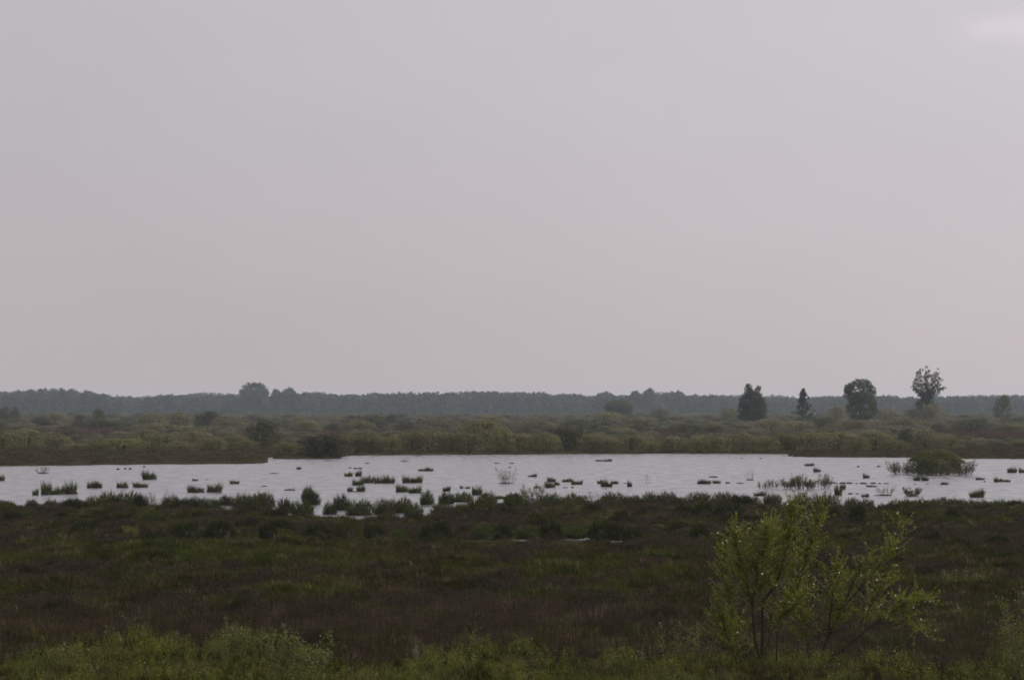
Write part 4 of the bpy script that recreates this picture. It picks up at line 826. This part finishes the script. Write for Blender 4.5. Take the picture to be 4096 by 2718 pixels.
def stalk(label, px, base, h, w, seed, n=9):
    r = np.random.default_rng(seed); D = dist(base, 0.2); x = world_x(px, D); z = float(ground(x, D)); H, W_ = h / F * D, w / F * D
    t = thing('dry_stalk', label, 'dry plant', (x, D, z), 0, (1, 1, 1), 'bleached dry stalks in the bog')
    for i in range(n):
        g = Geo(); b = np.array([r.normal(0, W_ * 0.12), r.normal(0, 0.03), -0.03]); e = np.array([r.normal(0, W_ * 0.35), r.normal(0, 0.06), H * r.uniform(0.5, 1)])
        tube(g, smooth_path([b, (b + e) / 2 + r.normal(0, 0.02, 3), e], 5), 0.007, 0.004, 4); o = obj('stem', g.mesh('stem', True), M_pale, t)
    g = Geo(); leaves(g, np.stack([r.normal(0, W_ * 0.28, 60), r.normal(0, 0.05, 60), r.uniform(0.35, 1.0, 60) * H], 1), 0.02, r, 0.4, up=(0, 0, 1), upw=1); o = obj('seed_heads', g.mesh('seed_heads'), M_dry, t); o.color = (1.1, 1.0, 0.9, 1)
stalk('tall bleached dry stalk rising from the bottom scrub left of centre', 1668, 2668, 130, 30, 530, 10)
stalk('pale bent clump of dead grass in the left dry band', 532, 2508, 48, 40, 531, 12)
stalk('short straw-coloured stalk tuft at the upper edge of the dry band, centre', 1655, 2400, 44, 26, 532, 7)
stalk('small pale stalk tuft at the left end of the dry band', 428, 2456, 40, 20, 533, 6)
stalk('faint pale stalks in the dry stems right of the willow', 3945, 2580, 50, 60, 534, 9)

# --- the big willow in the foreground
def foreground_willow():
    r = np.random.default_rng(600); D = 84.6
    bx = world_x(3120, D); gz = float(ground(bx, D))
    root = thing('willow_tree', 'large leafy yellow-green willow with several thin stems in the right foreground', 'tree', (bx, D, gz))
    def P3(pts, y0, y1):
        pts = np.asarray(pts, float); k = np.linspace(0, 1, len(pts))
        y = y0 + (y1 - y0) * k
        return np.stack([(pts[:, 0] - CX) / F * (D + y) - bx, y, CAMH - (pts[:, 1] - HOR) / F * (D + y) - gz], 1)
    S = [  # path in the picture, depth at start and end (m), start radius, end radius, share of the path that carries twigs, twigs
        ([(3043, 2735), (3048, 2640), (3050, 2560), (3053, 2415), (3100, 2340), (3126, 2268), (3150, 2170), (3165, 2070), (3168, 2005)], 0, -0.5, .050, .006, 0.42, 46),
        ([(3052, 2425), (3044, 2370), (3048, 2300), (3072, 2200), (3092, 2110)], 0, 0.7, .022, .005, 0.2, 34),
        ([(3040, 2640), (3018, 2550), (3008, 2415), (2990, 2342), (2962, 2250), (2945, 2170), (2938, 2120)], 0, -0.6, .030, .005, 0.35, 40),
        ([(3008, 2415), (3022, 2350), (3032, 2280), (3052, 2190), (3070, 2110)], -0.3, -1.0, .018, .005, 0.2, 34),
        ([(3235, 2738), (3250, 2700), (3283, 2636), (3307, 2557), (3371, 2430), (3425, 2300), (3470, 2240)], 0.2, 0.9, .046, .006, 0.38, 44),
        ([(3256, 2692), (3376, 2592), (3508, 2484), (3572, 2440), (3650, 2400), (3722, 2400)], 0.2, -0.6, .034, .005, 0.55, 34),
        ([(3500, 2490), (3580, 2488), (3640, 2505), (3690, 2530)], -0.1, -0.7, .012, .004, 0.2, 14),
        ([(3106, 2738), (3108, 2560), (3130, 2430), (3195, 2330), (3235, 2200), (3268, 2100), (3286, 2025)], 0.3, 0.2, .024, .005, 0.35, 44),
        ([(2985, 2738), (2962, 2640), (2935, 2520), (2918, 2390), (2900, 2290), (2892, 2200)], 0.3, 0.8, .022, .005, 0.25, 40),
        ([(2998, 2725), (2950, 2650), (2900, 2520), (2868, 2420)], -0.2, -0.8, .018, .004, 0.3, 26),
        ([(3371, 2430), (3450, 2340), (3530, 2240), (3578, 2160), (3602, 2095)], 0.5, 0.3, .018, .004, 0.2, 28),
        ([(3307, 2557), (3322, 2450), (3335, 2350), (3352, 2255)], 0.4, -0.4, .018, .005, 0.2, 34),
        ([(3246, 2705), (3228, 2560), (3208, 2450), (3190, 2350)], 0.2, 1.0, .018, .004, 0.3, 26),
        ([(3400, 2572), (3470, 2440), (3520, 2360), (3560, 2320)], 0.1, 0.6, .014, .004, 0.25, 24),
        ([(3060, 2600), (3100, 2500), (3170, 2420), (3210, 2380)], 0, -0.9, .014, .004, 0.25, 22)]
    LP, LA = [], []
    for (path, y0, y1, r0, r1, share, nt) in S:
        p = smooth_path(P3(path, y0, y1), 26); g = Geo(); tube(g, p, r0 * 1.3, r1 * 1.3, 6); st = obj('stem', g.mesh('stem', True), M_bark, root)
        g = Geo(); nt = int(nt * (3.3 if path[-1][0] < 3300 else 2.1))
        for q in range(nt + 1):
            f = share + 0.03 + (0.97 - share) * r.uniform(0, 1) ** 0.8 if q < nt else 1.0
            j = min(int(f * 25), 24); b = p[j]; tdir = unit(p[min(j + 1, 25)] - p[max(j - 1, 0)])
            d = unit(tdir * 0.7 + np.array([r.normal(0, 0.85), r.normal(0, 0.85), r.uniform(-0.1, 0.9)])) if q < nt else tdir
            L = r.uniform(0.35, 1.15) * (1.2 - 0.55 * f); c = b + d * L * 0.55 + r.normal(0, 0.03, 3); e = c + unit(d + np.array([0, 0, r.uniform(-0.3, 0.5)])) * L * 0.45
            tw = smooth_path([b, c, e], 6); tube(g, tw, 0.0045, 0.0018, 3)
            nl = int(L / 0.022); ff = r.uniform(0.08, 1.0, nl); kk = np.clip((ff * 5).astype(int), 0, 4)
            pts = tw[kk] + (tw[kk + 1] - tw[kk]) * (ff * 5 - kk)[:, None]
            LP.append(pts); LA.append(np.repeat(unit(e - b)[None], nl, 0))
        tg = obj('twigs', g.mesh('twigs', True), M_bark, st); tg['kind'] = 'stuff'
    P = np.concatenate(LP); A = np.concatenate(LA); n = len(P)
    a = unit(A * 0.6 + rand_unit(n, r) * 0.9); ln_ = r.uniform(0.024, 0.044, (n, 1)); P = P + a * ln_
    b = unit(np.cross(a, rand_unit(n, r))); c = np.cross(a, b)
    a = a * ln_; b = b * ln_ * 0.46; c = c * ln_ * 0.14
    V = np.stack([P - a, P - a * 0.1 + b + c, P + a, P - a * 0.1 - b + c], 1).reshape(-1, 3); i = np.arange(n)[:, None] * 4
    g = Geo(); g.add(V, T=np.concatenate([i + [0, 1, 2], i + [0, 2, 3]])); o = obj('foliage', g.mesh('foliage'), M_wleaf, root); o['kind'] = 'stuff'; o.color = (0.8, 0.85, 0.8, 1)
foreground_willow()

# --- a bird gliding over the far scrub
def bird():
    D = 900.0; x = world_x(1945, D); z = CAMH - (1643 - HOR) / F * D
    g = Geo(); prof = [(-0.28, 0.01), (-0.2, 0.05), (-0.05, 0.085), (0.08, 0.075), (0.16, 0.045), (0.21, 0.05), (0.26, 0.025), (0.30, 0.004)]
    V = [(0 + rr * math.cos(a), xx, rr * math.sin(a) * 0.9) for xx, rr in prof for a in np.linspace(0, 2 * math.pi, 8, endpoint=False)]
    Q = [[i * 8 + k, i * 8 + (k + 1) % 8, (i + 1) * 8 + (k + 1) % 8, (i + 1) * 8 + k] for i in range(len(prof) - 1) for k in range(8)]
    g.add(V, Q)
    for s_ in (-1, 1):
        span = [(0.05, -0.06, 0.15, 0.03), (0.30, -0.10, 0.17, 0.10), (0.52, -0.13, 0.10, 0.10), (0.66, -0.16, -0.06, 0.06)]
        V = []
        for (xx, y0, y1, zz) in span: V += [(s_ * xx, y0, zz), (s_ * xx, y1, zz), (s_ * xx, (y0 + y1) / 2, zz + 0.022)]
        Q = []
        for i in range(3):
            for a_, b_ in ((0, 2), (2, 1), (1, 0)): Q.append([i * 3 + a_, i * 3 + b_, (i + 1) * 3 + b_, (i + 1) * 3 + a_])
        g.add(V, Q)
    g.add([(-0.03, -0.25, 0), (0.03, -0.25, 0), (0.09, -0.46, 0.0), (-0.09, -0.46, 0.0), (0, -0.36, 0.02)], T=[[0, 1, 4], [1, 2, 4], [2, 3, 4], [3, 0, 4], [0, 3, 2], [0, 2, 1]])
    o = obj('bird', g.mesh('bird', True), M_bird, None, (x, D, z)); o.rotation_euler = (0, math.radians(8), math.radians(65))
    tag(o, 'small dark bird gliding low in front of the woodland', 'bird')
bird()

# ------------------------------------------------------------------ air
hz = mesh_np('haze', np.array([(sx * 6000.0, sy * 6000.0, zz) for zz in (-1.7, 32.0) for sx, sy in ((-1, -1), (1, -1), (1, 1), (-1, 1))]),
             [np.array([[0, 3, 2, 1], [4, 5, 6, 7], [0, 1, 5, 4], [1, 2, 6, 5], [2, 3, 7, 6], [3, 0, 4, 7]])])
mh = bpy.data.materials.new('haze'); mh.use_nodes = True; N = mh.node_tree; N.nodes.clear()
out = N.nodes.new('ShaderNodeOutputMaterial'); pv = N.nodes.new('ShaderNodeVolumePrincipled')
pv.inputs['Color'].default_value = (0.80, 0.92, 1.0, 1); pv.inputs['Density'].default_value = 0.000072; pv.inputs['Anisotropy'].default_value = 0.25
N.links.new(pv.outputs[0], out.inputs['Volume'])
tag(obj('haze', hz, mh), 'thin pale haze filling the air over the marsh', kind='stuff')
